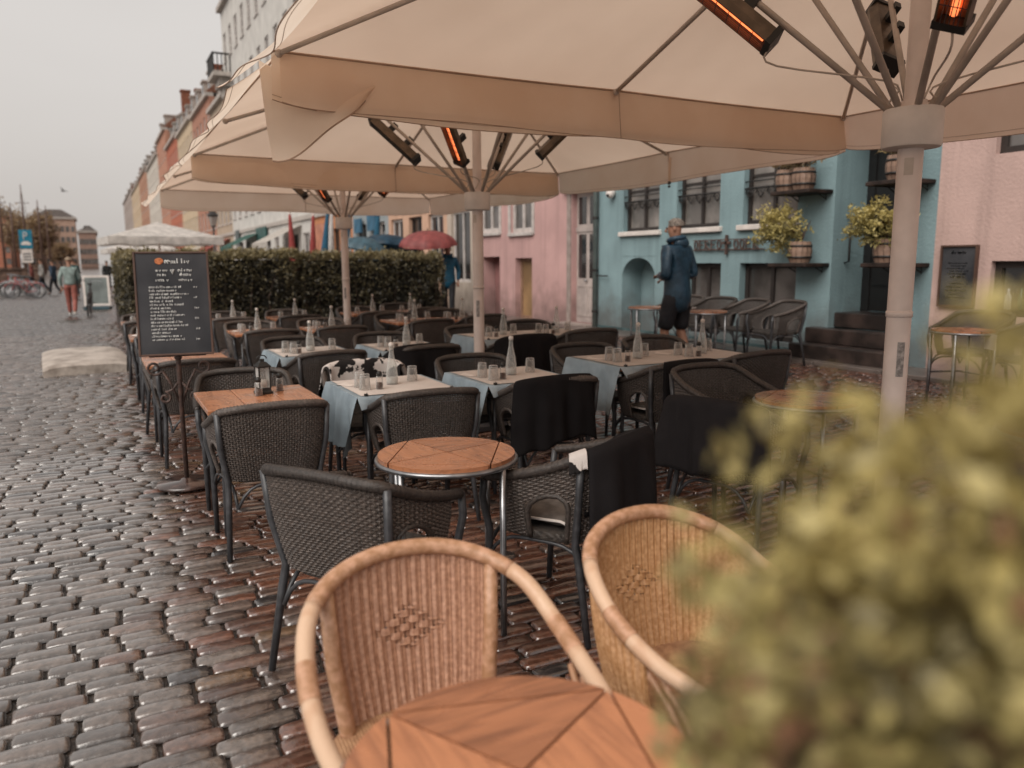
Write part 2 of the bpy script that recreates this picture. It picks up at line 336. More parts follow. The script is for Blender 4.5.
Mx = Matrix((RT2, UP2, -FW)).transposed().to_4x4(); Mx.translation = (0, 0, CAMZ); cam.matrix_world = Mx
cd.sensor_width = 36; cd.lens = 780 / 1024 * 36; cd.clip_start = .05; cd.clip_end = 3000
cd.dof.use_dof = True; cd.dof.focus_distance = 3.7; cd.dof.aperture_fstop = 1.9; cd.dof.aperture_blades = 0
scene.view_settings.view_transform = 'Standard'; scene.view_settings.look = 'None'; scene.view_settings.exposure = 0

# ------------------------------------------------------------------ ground
M_stone = attr_mat('wet_granite_setts', .24, .9, bump=.42, bscale=36, coat=1.0)
def setts(name, x0, x1, y0, y1, nx, ny):
    rows = []; y = y0; pitch = .091
    while y < y1:
        x = x0 - rng.random() * .3
        while x < x1:
            l = .15 + rng.random() * .11; rows.append((x, y, l, pitch)); x += l + .004
        y += pitch
    S = np.array(rows); n = len(S); gx = np.array({8: [-1, -.95, -.84, -.45, 0, .45, .84, .95, 1], 4: [-1, -.88, 0, .88, 1], 2: [-1, 0, 1]}[nx]); gy = np.array({6: [-1, -.88, -.66, 0, .66, .88, 1], 3: [-1, -.70, .70, 1], 2: [-1, 0, 1]}[ny])
    U, V = np.meshgrid(gx, gy); U = U.ravel(); V = V.ravel()
    cx = S[:, 0] + S[:, 2] / 2; cy = S[:, 1]; hl = S[:, 2] / 2 * (.965 + .03 * rng.random(n)); hw = pitch / 2 * (.90 + .055 * rng.random(n))
    cy = cy + .035 * np.sin(cx * 1.1 + cy * .35) + .010 * np.sin(cx * 3.1 + 1.2 * cy) + rng.normal(0, .0025, n)
    rot = rng.normal(0, .014, n); ex = rng.uniform(3.2, 6, n)[:, None]; hgt = rng.uniform(.007, .0105, n)[:, None]; tl = rng.normal(0, .024, (n, 2))
    sk = rng.normal(0, .07, n)[:, None]
    # rounded plan outline
    Ue = U[None, :] * (1 - .10 * np.abs(V[None, :]) ** 5 * (.3 + rng.random(n)[:, None])); Ve = V[None, :] * (1 - .16 * np.abs(U[None, :]) ** 5 * (.3 + rng.random(n)[:, None])) + sk * U[None, :] * .3
    X = Ue * hl[:, None]; Y = Ve * hw[:, None]
    h = hgt * (1 - np.abs(U[None, :]) ** (ex * 1.6)) * (1 - np.abs(V[None, :]) ** ex) + X * tl[:, :1] * .5 + Y * tl[:, 1:] * 1.2
    rim = (np.abs(U) > .999) | (np.abs(V) > .999)
    h = np.where(rim[None, :], -.013, h)
    if nx > 5: h = h + np.where(rim[None, :], 0, rng.normal(0, .0010, h.shape))
    c, s_ = np.cos(rot)[:, None], np.sin(rot)[:, None]
    WX = cx[:, None] + X * c - Y * s_; WY = cy[:, None] + X * s_ + Y * c
    WZ = h + .24 * np.clip((WX - 2.7) / 6.0, 0, 1) - .012 + rng.normal(0, .0022, n)[:, None]
    W = np.stack([WX, WY, WZ], -1).reshape(-1, 3); q = (nx + 1) * (ny + 1)
    base = np.array([[j * (nx + 1) + i, j * (nx + 1) + i + 1, (j + 1) * (nx + 1) + i + 1, (j + 1) * (nx + 1) + i] for j in range(ny) for i in range(nx)])
    F = (base[None] + (np.arange(n) * q)[:, None, None]).reshape(-1, 4)
    red = np.clip((cx - .1 + rng.normal(0, .25, n)) / .5, 0, 1)[:, None]
    g = np.array([.112, .088, .075]); rd = np.array([.110, .045, .027]); pal = g * (1 - red) + rd * red
    k = rng.random(n); pal = pal * rng.uniform(.55, 1.35, n)[:, None]
    pal[k < .05] = [.034, .028, .027]; ye = (k > .95) & (cx > .2); pal[ye] = [.11, .060, .030]
    dust = np.array([.14, .115, .10]); dm = (k > .80) & (k < .9); pal[dm] = pal[dm] * .5 + dust * .5
    C = np.ones((n, q, 4)); C[:, :, :3] = pal[:, None, :]; C[:, rim, :3] *= .5
    return np_mesh(name, W, F, M_stone, col=C.reshape(-1, 4), smooth=True)
for nm, a in (('cobbled_street', (-3.2, 5.2, .2, 7.2, 8, 6)), ('cobbled_pavement', (5.2, 9.2, .2, 14, 4, 3)), ('cobbled_street', (-4.0, 5.2, 7.2, 20, 4, 3)), ('cobbled_street', (-8, 8.8, 20, 62, 2, 2))):
    struct(setts(nm, *a))
# joint bed and far ground: one sheet following the rise towards the houses
M_bed = mat('wet_joint_sand', (.070, .050, .038), .30, .7, .3, 30, .6, 90)
xs = [-900, -60, -8, 2.7, 5.7, 8.7, 12, 60, 900]; ys = [-30, 0, 20, 62]
def gsheet(nm, ys, dz, m):
    b = MB(); vs = [(x, yy, gz(x) + dz) for yy in ys for x in xs]; wn = len(xs)
    b.add(vs, [(j * wn + i, j * wn + i + 1, (j + 1) * wn + i + 1, (j + 1) * wn + i) for j in range(len(ys) - 1) for i in range(wn - 1)])
    return struct(b.build(nm, m))
gsheet('ground', [-200, 0, 20, 61, 2500], -.03, M_bed)
M_far = mat('far_wet_paving', (.22, .195, .18), .28, .6, .2, 1.4, .6, 6.0, coat=.5, stretch=(1, 1, 1))
gsheet('paving', [61, 90, 140, 800], -.004, M_far)
# smooth granite wheel strips in the roadway, left
b = MB()
for x in (-4.0,): 
    for k in range(34): b.b2((x - .22, 19 + k * 1.2, -.01), (x + .22, 19 + k * 1.2 + 1.18, .026), tone=0)
struct(b.build('granite_strip', mat('smooth_granite', (.125, .105, .093), .25, .6, .15, 3, .1, 40, coat=.3)))
# footway strip along houses
b = MB()
for k in range(40):
    b.b2((8.05, 0 + k * 1.0, .20), (8.69, k * 1.0 + .985, .255), bev=.008)
struct(b.build('pavement', mat('granite_slab', (.15, .12, .105), .35, .5, .15, 3, .2, 50, coat=.2)))

# ------------------------------------------------------------------ chairs
def mirror(ctrl): return [(-x, y, z) for x, y, z in reversed(ctrl)][:-1] + ctrl if False else ctrl + [(-x, y, z) for x, y, z in reversed(ctrl[:-1])]
RAIL_D = crom(mirror([(-.285, .23, .645), (-.296, .08, .675), (-.298, -.09, .725), (-.275, -.235, .785), (-.19, -.288, .806), (-.09, -.296, .812), (0, -.298, .814)]), 72)
RAIL_L = crom(mirror([(-.27, .24, .615), (-.285, .10, .64), (-.282, -.04, .69), (-.255, -.155, .755), (-.19, -.24, .797), (-.10, -.28, .824), (0, -.292, .832)]), 72)
def rail_at(Rl, s):
    k = (s + 1) / 2 * (len(Rl) - 1); i = max(0, min(int(k), len(Rl) - 2)); return Rl[i].lerp(Rl[i + 1], k - i)
def pan(Rl, s, v, z0=.41, inset=.16, cut=0.0):
    t = rail_at(Rl, s); bx = t.x * (1 - inset); by = t.y * (1 - inset) + .012
    bot = Vector((bx, by, z0)); q = v; bulge = math.sin(PI * v) * -.012
    P = bot.lerp(t, q); n = Vector((t.x, t.y, 0)); n.normalize() if n.length > 1e-6 else None
    return P - n * bulge
def weave(b, Rl, s0, s1, nst, nsr, rs, hole=None, v1=.97, z0=.41, inset=.16, star=None, step=1, ribbed=False):
    """over-under woven panel: upright stakes and wavy strands"""
    for i in range(nst):
        s = s0 + (s1 - s0) * i / (nst - 1); run = []
        for k in range(25):
            v = k / 24 * v1
            if hole and hole(s, v):
                if len(run) > 1: b.tube(run, rs * 1.1, 4, False)
                run = []
            else: run.append(pan(Rl, s, v, z0, inset))
        if len(run) > 1: b.tube(run, rs * 1.1, 4, False)
    m = (nst - 1) * step
    for j in range(nsr):
        v = (j + .5) / nsr * v1; run = []
        for k in range(m + 1):
            s = s0 + (s1 - s0) * k / m
            if hole and hole(s, v):
                if len(run) > 1: b.tube(run, rs, 4, False)
                run = []; continue
            P = pan(Rl, s, v, z0, inset); n = Vector((P.x, P.y, 0)).normalized() if (abs(P.x) + abs(P.y)) > 1e-6 else Vector((0, -1, 0))
            amp = rs * 1.15; ph = (k + (j if not ribbed else j // 2 * 0)) % 2
            if star and star(s, v): amp = rs * 1.7; ph = ((k // 2) + (j // 3)) % 2
            run.append(P + n * (amp if ph else -amp))
        if len(run) > 1: b.tube(run, rs, 4, False, flat=1.25)
def seat_mesh(b, hw=.245, yb=-.235, yf=.245, z=.435, th=.035):
    poly = []
    for k in range(36):
        a = 2 * PI * k / 36; c, s = math.cos(a), math.sin(a); e = .55
        x = hw * math.copysign(abs(c) ** e, c); yy = math.copysign(abs(s) ** e, s)
        yv = (yb + yf) / 2 + (yf - yb) / 2 * yy; x *= (1 - .10 * (yv < 0) * abs(yy)); poly.append((x, yv))
    n = 36; vs = []; fs = []
    rings = [(1, -th), (1.02, -th * .5), (1, 0), (.93, .004), (.6, -.006), (.02, -.010)]
    for (f, dz) in rings: vs += [(x * f, (yb + yf) / 2 + (q - (yb + yf) / 2) * f, z + dz) for x, q in poly]
    for i in range(len(rings) - 1):
        for k in range(n): l = (k + 1) % n; fs.append((i * n + k, i * n + l, (i + 1) * n + l, (i + 1) * n + k))
    fs.append(tuple(range(n - 1, -1, -1))); fs.append(tuple((len(rings) - 1) * n + k for k in range(n)))
    b.add(vs, fs)
def hole_d(s, v):
    d = abs(abs(s) - .655) / .105; return v < .64 and v > .0 and d < 1 and (v < .40 or (d * d + ((v - .40) / .24) ** 2) < 1)
def arch_pts(Rl, sc, z0=.41):
    pts = []
    for k in range(17):
        t = k / 16
        if t < .3: s, v = sc - .105, t / .3 * .40
        elif t > .7: s, v = sc + .105, (1 - t) / .3 * .40
        else: a = PI * (1 - (t - .3) / .4); s, v = sc + .105 * math.cos(a), .40 + .24 * math.sin(a)
        pts.append(pan(Rl, s, v, z0))
    return pts
def make_dark_chair(label, group):
    t = thing('wicker_armchair', label, 'chair', group=group); Rl = RAIL_D
    b = MB(); weave(b, Rl, -.90, .90, 70, 34, .0042, hole_d); b.build('backrest', M_ral, t)
    b = MB(); b.tube(Rl, [.014] + [.021] * 71 + [.014], 10, True, flat=1.0)
    # wrapping ridges on the rail
    for k in range(0, 72, 1):
        P, Q = Rl[k], Rl[min(k + 1, 72)]; b.tube([P, P.lerp(Q, .45)], .0232, 8, False)
    for sc in (-.655, .655): b.tube(arch_pts(Rl, sc), .012, 6)
    b.build('top_rail', M_ral, t, True)
    b = MB(); seat_mesh(b); b.build('seat', M_seatd, t, 'auto')
    for sx in (-1, 1):
        s = sx * .5; b = MB()
        P = rail_at(Rl, s); n = Vector((P.x, P.y, 0)).normalized() * .014
        b.tube([P + n, pan(Rl, s, .5) + n * 1.3, pan(Rl, s, .0) + n * 1.2, Vector((P.x * .90, P.y * .92, .33)), Vector((sx * .27, -.275, 0))], [.016, .016, .017, .017, .014], 8)
        b.build('rear_leg', M_legd, t, True)
        b = MB(); A = Rl[0] if sx < 0 else Rl[-1]
        b.tube([A, (sx * .283, .245, .55), (sx * .258, .225, .40), (sx * .255, .245, 0)], [.016, .017, .017, .014], 8); b.build('front_leg', M_legd, t, True)
    b = MB()
    for a, c in (((-.255, .25), (.255, .25)), ((-.21, -.25), (.21, -.25)), ((-.255, .24), (-.21, -.25)), ((.255, .24), (.21, -.25))):
        pts = []
        for k in range(13):
            f = k / 12; x = a[0] + (c[0] - a[0]) * f; yy = a[1] + (c[1] - a[1]) * f; pts.append((x, yy, .27 + .12 * (1 - (2 * f - 1) ** 4)))
        b.tube(pts, .009, 6)
    b.build('brace', M_legd, t, True)
    return t
def make_cane_chair(name, label, cat_group, full):
    t = thing(name, label, 'chair', group=cat_group); Rl = RAIL_L; s1 = .80 if full else .33
    star = (lambda s, v: (abs(s) / .15 + abs(v - .52) / .13) < 1)
    b = MB()
    if full: weave(b, Rl, -.80, .80, 86, 66, .0030, None, star=star, ribbed=True)
    else: weave(b, Rl, -.33, .33, 33, 70, .0031, None, star=star, ribbed=True)
    b.build('backrest', M_caney if full else M_canew, t)
    b = MB(); b.tube(Rl[20:53], .0205, 14); b.build('top_rail', M_cane, t, True)
    for a, c in ((0, 21), (52, 73)):
        b = MB(); seg = Rl[a:c]; k0 = len(seg) // 2
        b.tube(seg, .0200, 14); ar = b.build('armrest', M_caneP, t, True)
        b = MB(); i0 = 8 if a == 0 else 7; b.tube(seg[i0:i0 + 5], .0212, 14, False); b.build('binding', M_cane, ar, True)
    # dark lashing under rail
    b = MB()
    for k in range(27 if not full else 60):
        s = (-.31 + .62 * k / 26) if not full else (-.78 + 1.56 * k / 59); P = pan(Rl, s, .955); b.tube([P, rail_at(Rl, s)], .005, 5, False)
    b.build('lashing', M_canew, t)
    b = MB(); seat_mesh(b, .25, -.24, .25, .435, .03); b.build('seat', M_caneseat, t, 'auto')
    for sx in (-1, 1):
        s = sx * .36; b = MB(); P = rail_at(Rl, s); Q = pan(Rl, s, 0)
        if full: P = Q = pan(Rl, s, 0); P = P + Vector((0, 0, .02))
        b.tube(([P, pan(Rl, s, .5), Q] if not full else [P, P.lerp(Q, .5), Q]) + [(Q.x * 1.04, Q.y - .02, .25), (Q.x * 1.15, Q.y - .09, 0)], [.017, .019, .019, .018, .016], 10); b.build('rear_leg', M_cane, t, True)
        b = MB(); A = Rl[0] if sx < 0 else Rl[-1]; b.tube([A, (sx * .272, .262, .57), (sx * .262, .265, .40), (sx * .25, .26, 0)], .018, 10); b.build('front_leg', M_cane, t, True)
        b = MB()
        for o in (0, .035): b.tube(crom([(sx * .262, .24 - o, .42), (sx * .265, .19 - o * 1.2, .52), (sx * .278, .10 - o * 1.6, .62)], 8), .008, 8)
        b.build('arm_brace', M_cane, t, True)
    b = MB()
    for a, c in (((-.25, .25), (.25, .25)), ((-.19, -.23), (.19, -.23)), ((-.25, .25), (-.19, -.23)), ((.25, .25), (.19, -.23))):
        pts = [(a[0] + (c[0] - a[0]) * k / 12, a[1] + (c[1] - a[1]) * k / 12, .25 + .14 * (1 - (k / 6 - 1) ** 4)) for k in range(13)]
        b.tube(pts, .010, 8)
    b.build('brace', M_cane, t, True)
    return t

# ------------------------------------------------------------------ tables
def circ(r, a): return (r * math.cos(a), r * math.sin(a))
def round_top(r, rot):
    """inscribed square cut by its diagonals, and the four segments outside it"""
    bx = MB(); g = .0028; S = [circ(r, rot + PI / 4 + k * PI / 2) for k in range(4)]
    def inset(poly, d):
        cx = sum(p[0] for p in poly) / len(poly); cy = sum(p[1] for p in poly) / len(poly); n = len(poly); out = []
        lines = []
        for i in range(n):
            a, c = poly[i], poly[(i + 1) % n]; dx, dy = c[0] - a[0], c[1] - a[1]; l = math.hypot(dx, dy); lines.append((a[0] - dy / l * d, a[1] + dx / l * d, dx / l, dy / l))
        for i in range(n):
            x1, y1, dx1, dy1 = lines[i - 1]; x2, y2, dx2, dy2 = lines[i]; den = dx1 * dy2 - dy1 * dx2
            if abs(den) < 1e-3: out.append((x2, y2)); continue
            t = ((x2 - x1) * dy2 - (y2 - y1) * dx2) / den; out.append((x1 + dx1 * t, y1 + dy1 * t))
        return out
    parts = []
    for k in range(4):
        a, c = S[k], S[(k + 1) % 4]; parts.append([(0, 0), a, c])
        arc = [circ(r, rot + PI / 4 + k * PI / 2 + PI / 2 * j / 14) for j in range(15)]; parts.append(arc)
    me = MB(); me2 = MB()
    for i, pl in enumerate(parts):
        q = inset(pl, g); tone = random.uniform(-.12, .14) or .01
        (me if (i // 2) % 2 else me2).prism(q, -.022, 0, tone); ql = inset(q, .004)
    return me, me2
def make_round_table(r, rot, legs, label, group=None, H=.75):
    t = thing('round_table', label, 'table', group=group)
    a, c = round_top(r, rot); o = a.build('tabletop', M_teak, t, loc=(0, 0, H)); c.build('plank', M_teakx, o)
    b = MB(); b.lathe([(r * .97, -.034), (r * .97, -.024)], (0, 0, H), 40); b.build('underside', M_under, t)
    b = MB(); b.tube([(*circ(r * 1.005, 2 * PI * k / 48), H - .026) for k in range(48)], .011, 10, closed=True); b.build('rim', M_steel, t, True)
    for k, an in enumerate(legs):
        x, yy = circ(r * .99, an); b = MB(); b.tube([(x, yy, H - .028), (x, yy, .30), (x * 1.0, yy * 1.0, 0)], .0135, 10); b.build('leg', M_steel if k else M_steel, t, True)
    b = MB(); n = len(legs); b.tube([(*circ(r * .98, legs[0]), .3), (0, 0, .33), (*circ(r * .98, legs[n // 2]), .3)], .008, 8)
    b.build('stretcher', M_legd, t, True)
    return t
def make_square_table(w, d, n, label, group, cross=False):
    t = thing('square_table', label, 'table', group=group); H = .75; b = MB()
    for k in range(n):
        x0 = -w / 2 + k * w / n; b.b2((x0 + .002, -d / 2, H - .03), (x0 + w / n - .002, d / 2, H), random.uniform(-.1, .12) or .01, .004)
    b.build('tabletop', M_teak, t)
    b = MB(); b.b2((-w / 2 + .02, -d / 2 + .02, H - .05), (w / 2 - .02, d / 2 - .02, H - .031)); b.build('frame', M_legd, t)
    for sx in (-1, 1):
        for sy in (-1, 1): b = MB(); b.tube([(sx * (w / 2 - .08), sy * (d / 2 - .08), H - .05), (sx * (w / 2 - .07), sy * (d / 2 - .07), 0)], .013, 8); b.build('leg', M_legd, t, True)
    return t

# ---- cloths and small tableware
def hang_cloth(w, d, sides, lab, cat='tablecloth', H=.752, m=None):
    """top sheet plus hanging sides with folds; sides = {'l','r','f','b'}: drop"""
    b = MB(); e = .012; o = MB()
    b.grid(lambda u, v: (-w / 2 - e + (w + 2 * e) * u, -d / 2 - e + (d + 2 * e) * v, H + .0015 * math.sin(u * 19) * math.sin(v * 13)), 20, 14)
    def side(p0, p1, out, drop, ph):
        def fn(u, v):
            L0 = Vector(p0).lerp(Vector(p1), u); f = (.012 + .035 * v) * (math.sin(u * 13 + ph) * .6 + math.sin(u * 29 + ph * 2) * .3) * v ** .6
            cor = (abs(2 * u - 1) ** 6) * .05 * v
            q = min(v * 6, 1)
            return (L0.x + out[0] * (.006 * q + f + .025 * v + cor), L0.y + out[1] * (.006 * q + f + .025 * v + cor), H - drop * v * (1 + .05 * math.sin(u * 5 + ph)) - .004 * q)
        b.grid(fn, 26, 10)
    W, D = w / 2 + e, d / 2 + e
    if sides.get('l'): side((-W, D, 0), (-W, -D, 0), (-1, 0), sides['l'], 1.0)
    if sides.get('r'): side((W, -D, 0), (W, D, 0), (1, 0), sides['r'], 2.0)
    if sides.get('f'): side((-W, -D, 0), (W, -D, 0), (0, -1), sides['f'], 3.0)
    if sides.get('b'): side((W, D, 0), (-W, D, 0), (0, 1), sides['b'], 4.0)
    c = b.build('tablecloth', m or M_cloth, None, True); return tag(c, lab, cat, 'blue grey tablecloths')
def paper(w, d, lab):
    b = MB(); b.grid(lambda u, v: (-w / 2 + w * u, -d / 2 + d * v, .7565 + .0012 * math.sin(u * 11 + v * 3)), 10, 8)
    o = b.build('table_runner', M_paper, None, True); tag(o, lab, 'table runner', 'pale table runners')
    for sx in (-1, 1):
        b = MB(); b.box((sx * (w / 2 - .03), -d / 2, .752), (.018, .022, .03)); b.tube([(sx * (w / 2 - .03), -d / 2 - .01, .765), (sx * (w / 2 - .03) + .012, -d / 2 + .02, .768)], .003, 5); b.build('clip', M_black, o)
    return o
def proto_bottle(kind):
    t = thing('water_bottle' if kind == 0 else 'glass', 'x', 'bottle'); b = MB()
    if kind == 0:
        b.lathe([(.0005, .002), (.036, .002), (.039, .012), (.038, .07), (.033, .12), (.022, .17), (.0155, .205), (.014, .245), (.0165, .25), (.0165, .258), (.013, .26)], n=18)
        o = b.build('body', M_glassb, t, True)
        b = MB(); b.lathe([(.0005, .008), (.034, .008), (.036, .016), (.035, .045), (.0005, .046)], n=16); b.build('water', glass('still_water', (.75, .72, .70), .5, .05), t, True)
        b = MB(); b.lathe([(.0145, .246), (.0165, .25), (.0165, .268), (.010, .274), (.0005, .275)], n=14); b.build('stopper', M_white, t, True)
    return t

TUM = None
def tumbler_me():
    b = MB(); b.lathe([(.028, 0), (.030, .003), (.037, .100), (.0355, .100), (.030, .016), (.0005, .015)], n=16)
    o = b.build('drinking_glass', M_glasst, None, True); return o
def place_copy(o, loc, rz, label, cat=None, group=None, first=[False]):
    c = o.copy(); COL.objects.link(c); c.location = loc; c.rotation_euler = (0, 0, rz); c['label'] = label
    if cat: c['category'] = cat
    if group: c['group'] = group
    if o.name not in TREE or not isinstance(TREE[o.name], dict): TREE[o.name] = {'k': [(c2, []) for c2 in kids(o)]}
    for ch, gk in TREE[o.name]['k']:
        q = ch.copy(); COL.objects.link(q); q.parent = c
    return c
def remove_tree(o):
    for c in kids(o):
        for g in kids(c): bpy.data.objects.remove(g)
        bpy.data.objects.remove(c)
    bpy.data.objects.remove(o)

# prototypes (removed at the end; every placed one is a copy)
P_dark = make_dark_chair('x', 'dark wicker armchairs'); P_bottle = proto_bottle(0); P_tum = tumbler_me(); tag(P_tum, 'x', 'glass')
b = MB(); b.lathe([(.0005, 0), (.022, 0), (.024, .004), (.022, .07), (.019, .082), (.0005, .083)], n=14)
P_shk = b.build('salt_shaker', M_glasst, None, True); tag(P_shk, 'x', 'shaker')
b = MB(); b.lathe([(.0165, .083), (.018, .10), (.012, .112), (.0005, .114)], n=12); b.build('lid', M_black, P_shk, True)
b = MB(); b.lathe([(.0005, .001), (.019, .001), (.019, .04), (.0005, .041)], n=12); b.build('pepper', M_bfr, P_shk, True)
P_tab = make_square_table(.66, .70, 3, 'x', 'wooden square tables')
P_tabw = make_square_table(1.36, .70, 6, 'x', 'wooden square tables')

ROWN = ['front', 'second', 'third', 'fourth']
COLX = {'A': .81, 'B': 1.66, 'C': 2.53, 'D': 3.92}
ROWY = [4.84, 7.08, 9.55, 11.75]
dark_n = [0]
def dchair(x, yy, rz, label, group='dark wicker armchairs at the tables'):
    return dup(P_dark, (x, yy, gz(x)), rz, label, group)
def blanket(x, yy, rz, s0, s1, back, front, lab, m=None, name='blanket', grp=None, ph=0, slant=0.0, Rl=RAIL_D):
    """draped over the top rail: front drop, over rail, back drop"""
    def fn(u, v):
        s = s0 + (s1 - s0) * u; T = rail_at(Rl, s); n = Vector((T.x, T.y, 0)).normalized()
        q = v * (front + .07 + back)
        fold = .018 * math.sin(u * 15 + ph + .8 * math.sin(v * 3)) + .009 * math.sin(u * 33 + ph * 3)
        if q < front: P = T - n * (.034 + max(0, fold) * (1 - q / front)) + Vector((0, 0, q - front))
        elif q < front + .07: a = PI * (q - front) / .07; P = T - n * (.034 * math.cos(a)) + Vector((0, 0, .034 * math.sin(a)))
        else:
            k = (q - front - .07); P = T + n * (.036 + (.02 + fold) * min(k * 5, 1) + .03 * k) - Vector((0, 0, k * (1 + slant * (u - .5) + 0.09 * math.sin(u * 5 + ph) + .03 * math.sin(u * 21 + ph))))
        return P + Vector((0, 0, .0))
    b = MB(); b.grid(fn, 34, 30); o = b.build(name, m or M_blank, None, True)
    sm = o.modifiers.new('thickness', 'SOLIDIFY'); sm.thickness = .008; sm.offset = 1
    o.location = (x, yy, gz(x)); o.rotation_euler = (0, 0, rz); return tag(o, lab, 'blanket', grp)
M_cow = mat('black_and_white_pattern', (.55, .50, .47), .9, .1, .1, 9.0, .2, 200, col2=(.02, .018, .018), mask=(.495, .505))
def cushion(x, yy, rz, lab, m=None):
    b = MB()
    def pt(u, v, sgn):
        X = (u * 2 - 1) * .19; Y = (v * 2 - 1) * .18; e = (1 - (2 * u - 1) ** 6) * (1 - (2 * v - 1) ** 6); return (X, Y, (.447 + .020 + .024 * e) if sgn > 0 else (.431 + .036 * (1 - e)))
    b.grid(lambda u, v: pt(u, v, 1), 12, 12); b.grid(lambda u, v: pt(1 - u, v, -1), 12, 12)
    o = b.build('seat_cushion', m or mat('grey_cushion', (.20, .18, .165), .9, .1, .2, 12, .3, 200), None, True)
    b = MB(); pts = [(.19 * math.copysign(abs(math.cos(a)) ** .3, math.cos(a)), .18 * math.copysign(abs(math.sin(a)) ** .3, math.sin(a)), .469 + .006 * math.sin(a * 14)) for a in [2 * PI * k / 60 for k in range(60)]]
    b.tube(pts, .007, 6, closed=True); b.build('piping', M_white, o, True)
    o.location = (x, yy, gz(x)); o.rotation_euler = (0, 0, rz); return tag(o, lab, 'cushion', 'grey seat cushions with white piping')

TD = {}
cloths = {('B', 0), ('C', 0), ('D', 0), ('B', 1), ('C', 1), ('D', 1)}
desc = {('A', 0): 'bare wooden table carrying the black lantern', ('B', 0): 'clothed table right of the lantern table', ('C', 0): 'small clothed table between the jogger table and the clothed lantern neighbour',
        ('A', 1): 'bare wooden table behind the tall menu stand', ('A', 2): 'third table of the street side column', ('A', 3): 'last table of the street side column by the hedge corner'}
CN = {'A': 'first column', 'B': 'second column', 'C': 'third column', 'D': 'wide column'}
for c_ in 'ABCD':
    for r_ in range(4):
        TD[(c_, r_)] = f'{ROWN[r_]} row {CN[c_]} table'
TD[('A', 0)] = 'wooden table with the black lantern'; TD[('D', 0)] = 'front long clothed table'
for (c_, X) in COLX.items():
    for r_, Y in enumerate(ROWY):
        jx = random.uniform(-.02, .02); x = X + (0 if r_ == 0 else jx); yy = Y + (0 if c_ != 'D' or r_ < 3 else -.35); wide = c_ == 'D'; w_ = 1.36 if wide else .66
        if (c_, r_) == ('A', 1): x = .62
        if (c_, r_) == ('A', 2): x = .60
        if (c_, r_) == ('A', 3): x = .58; yy = 11.85
        g = gz(x); T = TD[(c_, r_)]
        lab = {('A', 0): 'small teak plank table with a black lantern on it'}.get((c_, r_), f'{"long" if wide else "small"} teak table, {ROWN[r_]} row, {CN[c_]}')
        t = dup(P_tabw if wide else P_tab, (x, yy, g), 0, lab[:110], 'teak dining tables in rows')
        if (c_, r_) in cloths:
            o = hang_cloth(w_, .70, {'l': .36 if r_ == 0 else .24, 'r': .22 if wide else .16, 'f': .06, 'b': .1}, f'blue grey cloth hanging over the {T}'); o.location = (x, yy, g)
            if c_ == 'D' and r_ == 0:
                pass
            o = paper(w_ - .04, .68, f'pale runner clipped onto the {T}'); o.location = (x, yy, g)
        # chairs
        if not wide: spots = [(x + random.uniform(-.03, .03), yy - .40 - random.uniform(0, .06), random.uniform(-.15, .15), 'near side'), (x, yy + .44 + random.uniform(0, .06), PI + random.uniform(-.2, .2), 'far side')]
        else: spots = [(x - .36, yy - .42, random.uniform(-.06, .1), 'left near side'), (x + .38, yy - .40, random.uniform(-.1, .06), 'right near side'), (x - .36, yy + .44, PI + random.uniform(-.1, .1), 'left far side'), (x + .36, yy + .44, PI + random.uniform(-.1, .1), 'right far side')]
        if (c_, r_) == ('A', 0): spots[0] = (.77, 4.42, .02, 'near side')
        for (cx, cy, rz, nm) in spots:
            dchair(cx, cy, rz, f'dark wicker armchair, {nm} of the {T}')
            if (c_, r_, nm) in {('C', 0, 'near side'), ('D', 0, 'left near side'), ('B', 0, 'near side')}:
                cushion(cx, cy, rz, f'grey cushion on the chair at the {nm} of the {T}')
        # tableware
        if c_ != 'A' or r_ in (2, 3):
            for h in range(2 if wide else 1):
                ox = x + ((-.33 if h == 0 else .33) if wide else 0); side = ('left half of ' if h == 0 else 'right half of ') if wide else ''
                top = g + (.758 if (c_, r_) in cloths else .751)
                bt = dup(P_bottle, (ox + random.uniform(-.03, .05), yy - .02 + random.uniform(-.04, .04), top), 0, f'slim clear water bottle on the {side}{T}', 'clear water bottles on the tables')
                for gi, (gx, gy, gn) in enumerate(((-.20, -.13, 'left'), (.20, .06, 'right'))):
                    q = place_copy(P_tum, (ox + gx + random.uniform(-.03, .03), yy + gy + random.uniform(-.05, .05), top + .101), 0, f'upturned glass {gn} of the bottle, {side}{T}', group='upturned glasses on the tables'); q.rotation_euler = (PI, 0, 0)
                if r_ < 3: place_copy(P_shk, (ox - .13, yy - .16 + random.uniform(-.03, .03), top), 0, f'black capped pepper mill on {side}{T}', group='pepper mills on the tables')
                if r_ < 3: q = place_copy(P_tum, (ox - .22, yy - .02, top + .101), 0, f'upturned glass beside the pepper mill, {side}{T}', group='upturned glasses on the tables'); q.rotation_euler = (PI, 0, 0)
                if (c_, r_) in cloths or r_ == 2:
                    b = MB(); b.grid(lambda u, v: (-.05 + .1 * u, -.07 + .14 * v, .002 + .005 * math.sin(u * 5) * math.sin(v * 4)), 5, 5)
                    o = b.build('napkin', M_white, None, True); o.location = (ox - .26, yy + .12, top); o.rotation_euler = (0, 0, .5); tag(o, f'folded white napkin on {side}{T}', 'napkin', 'folded napkins')
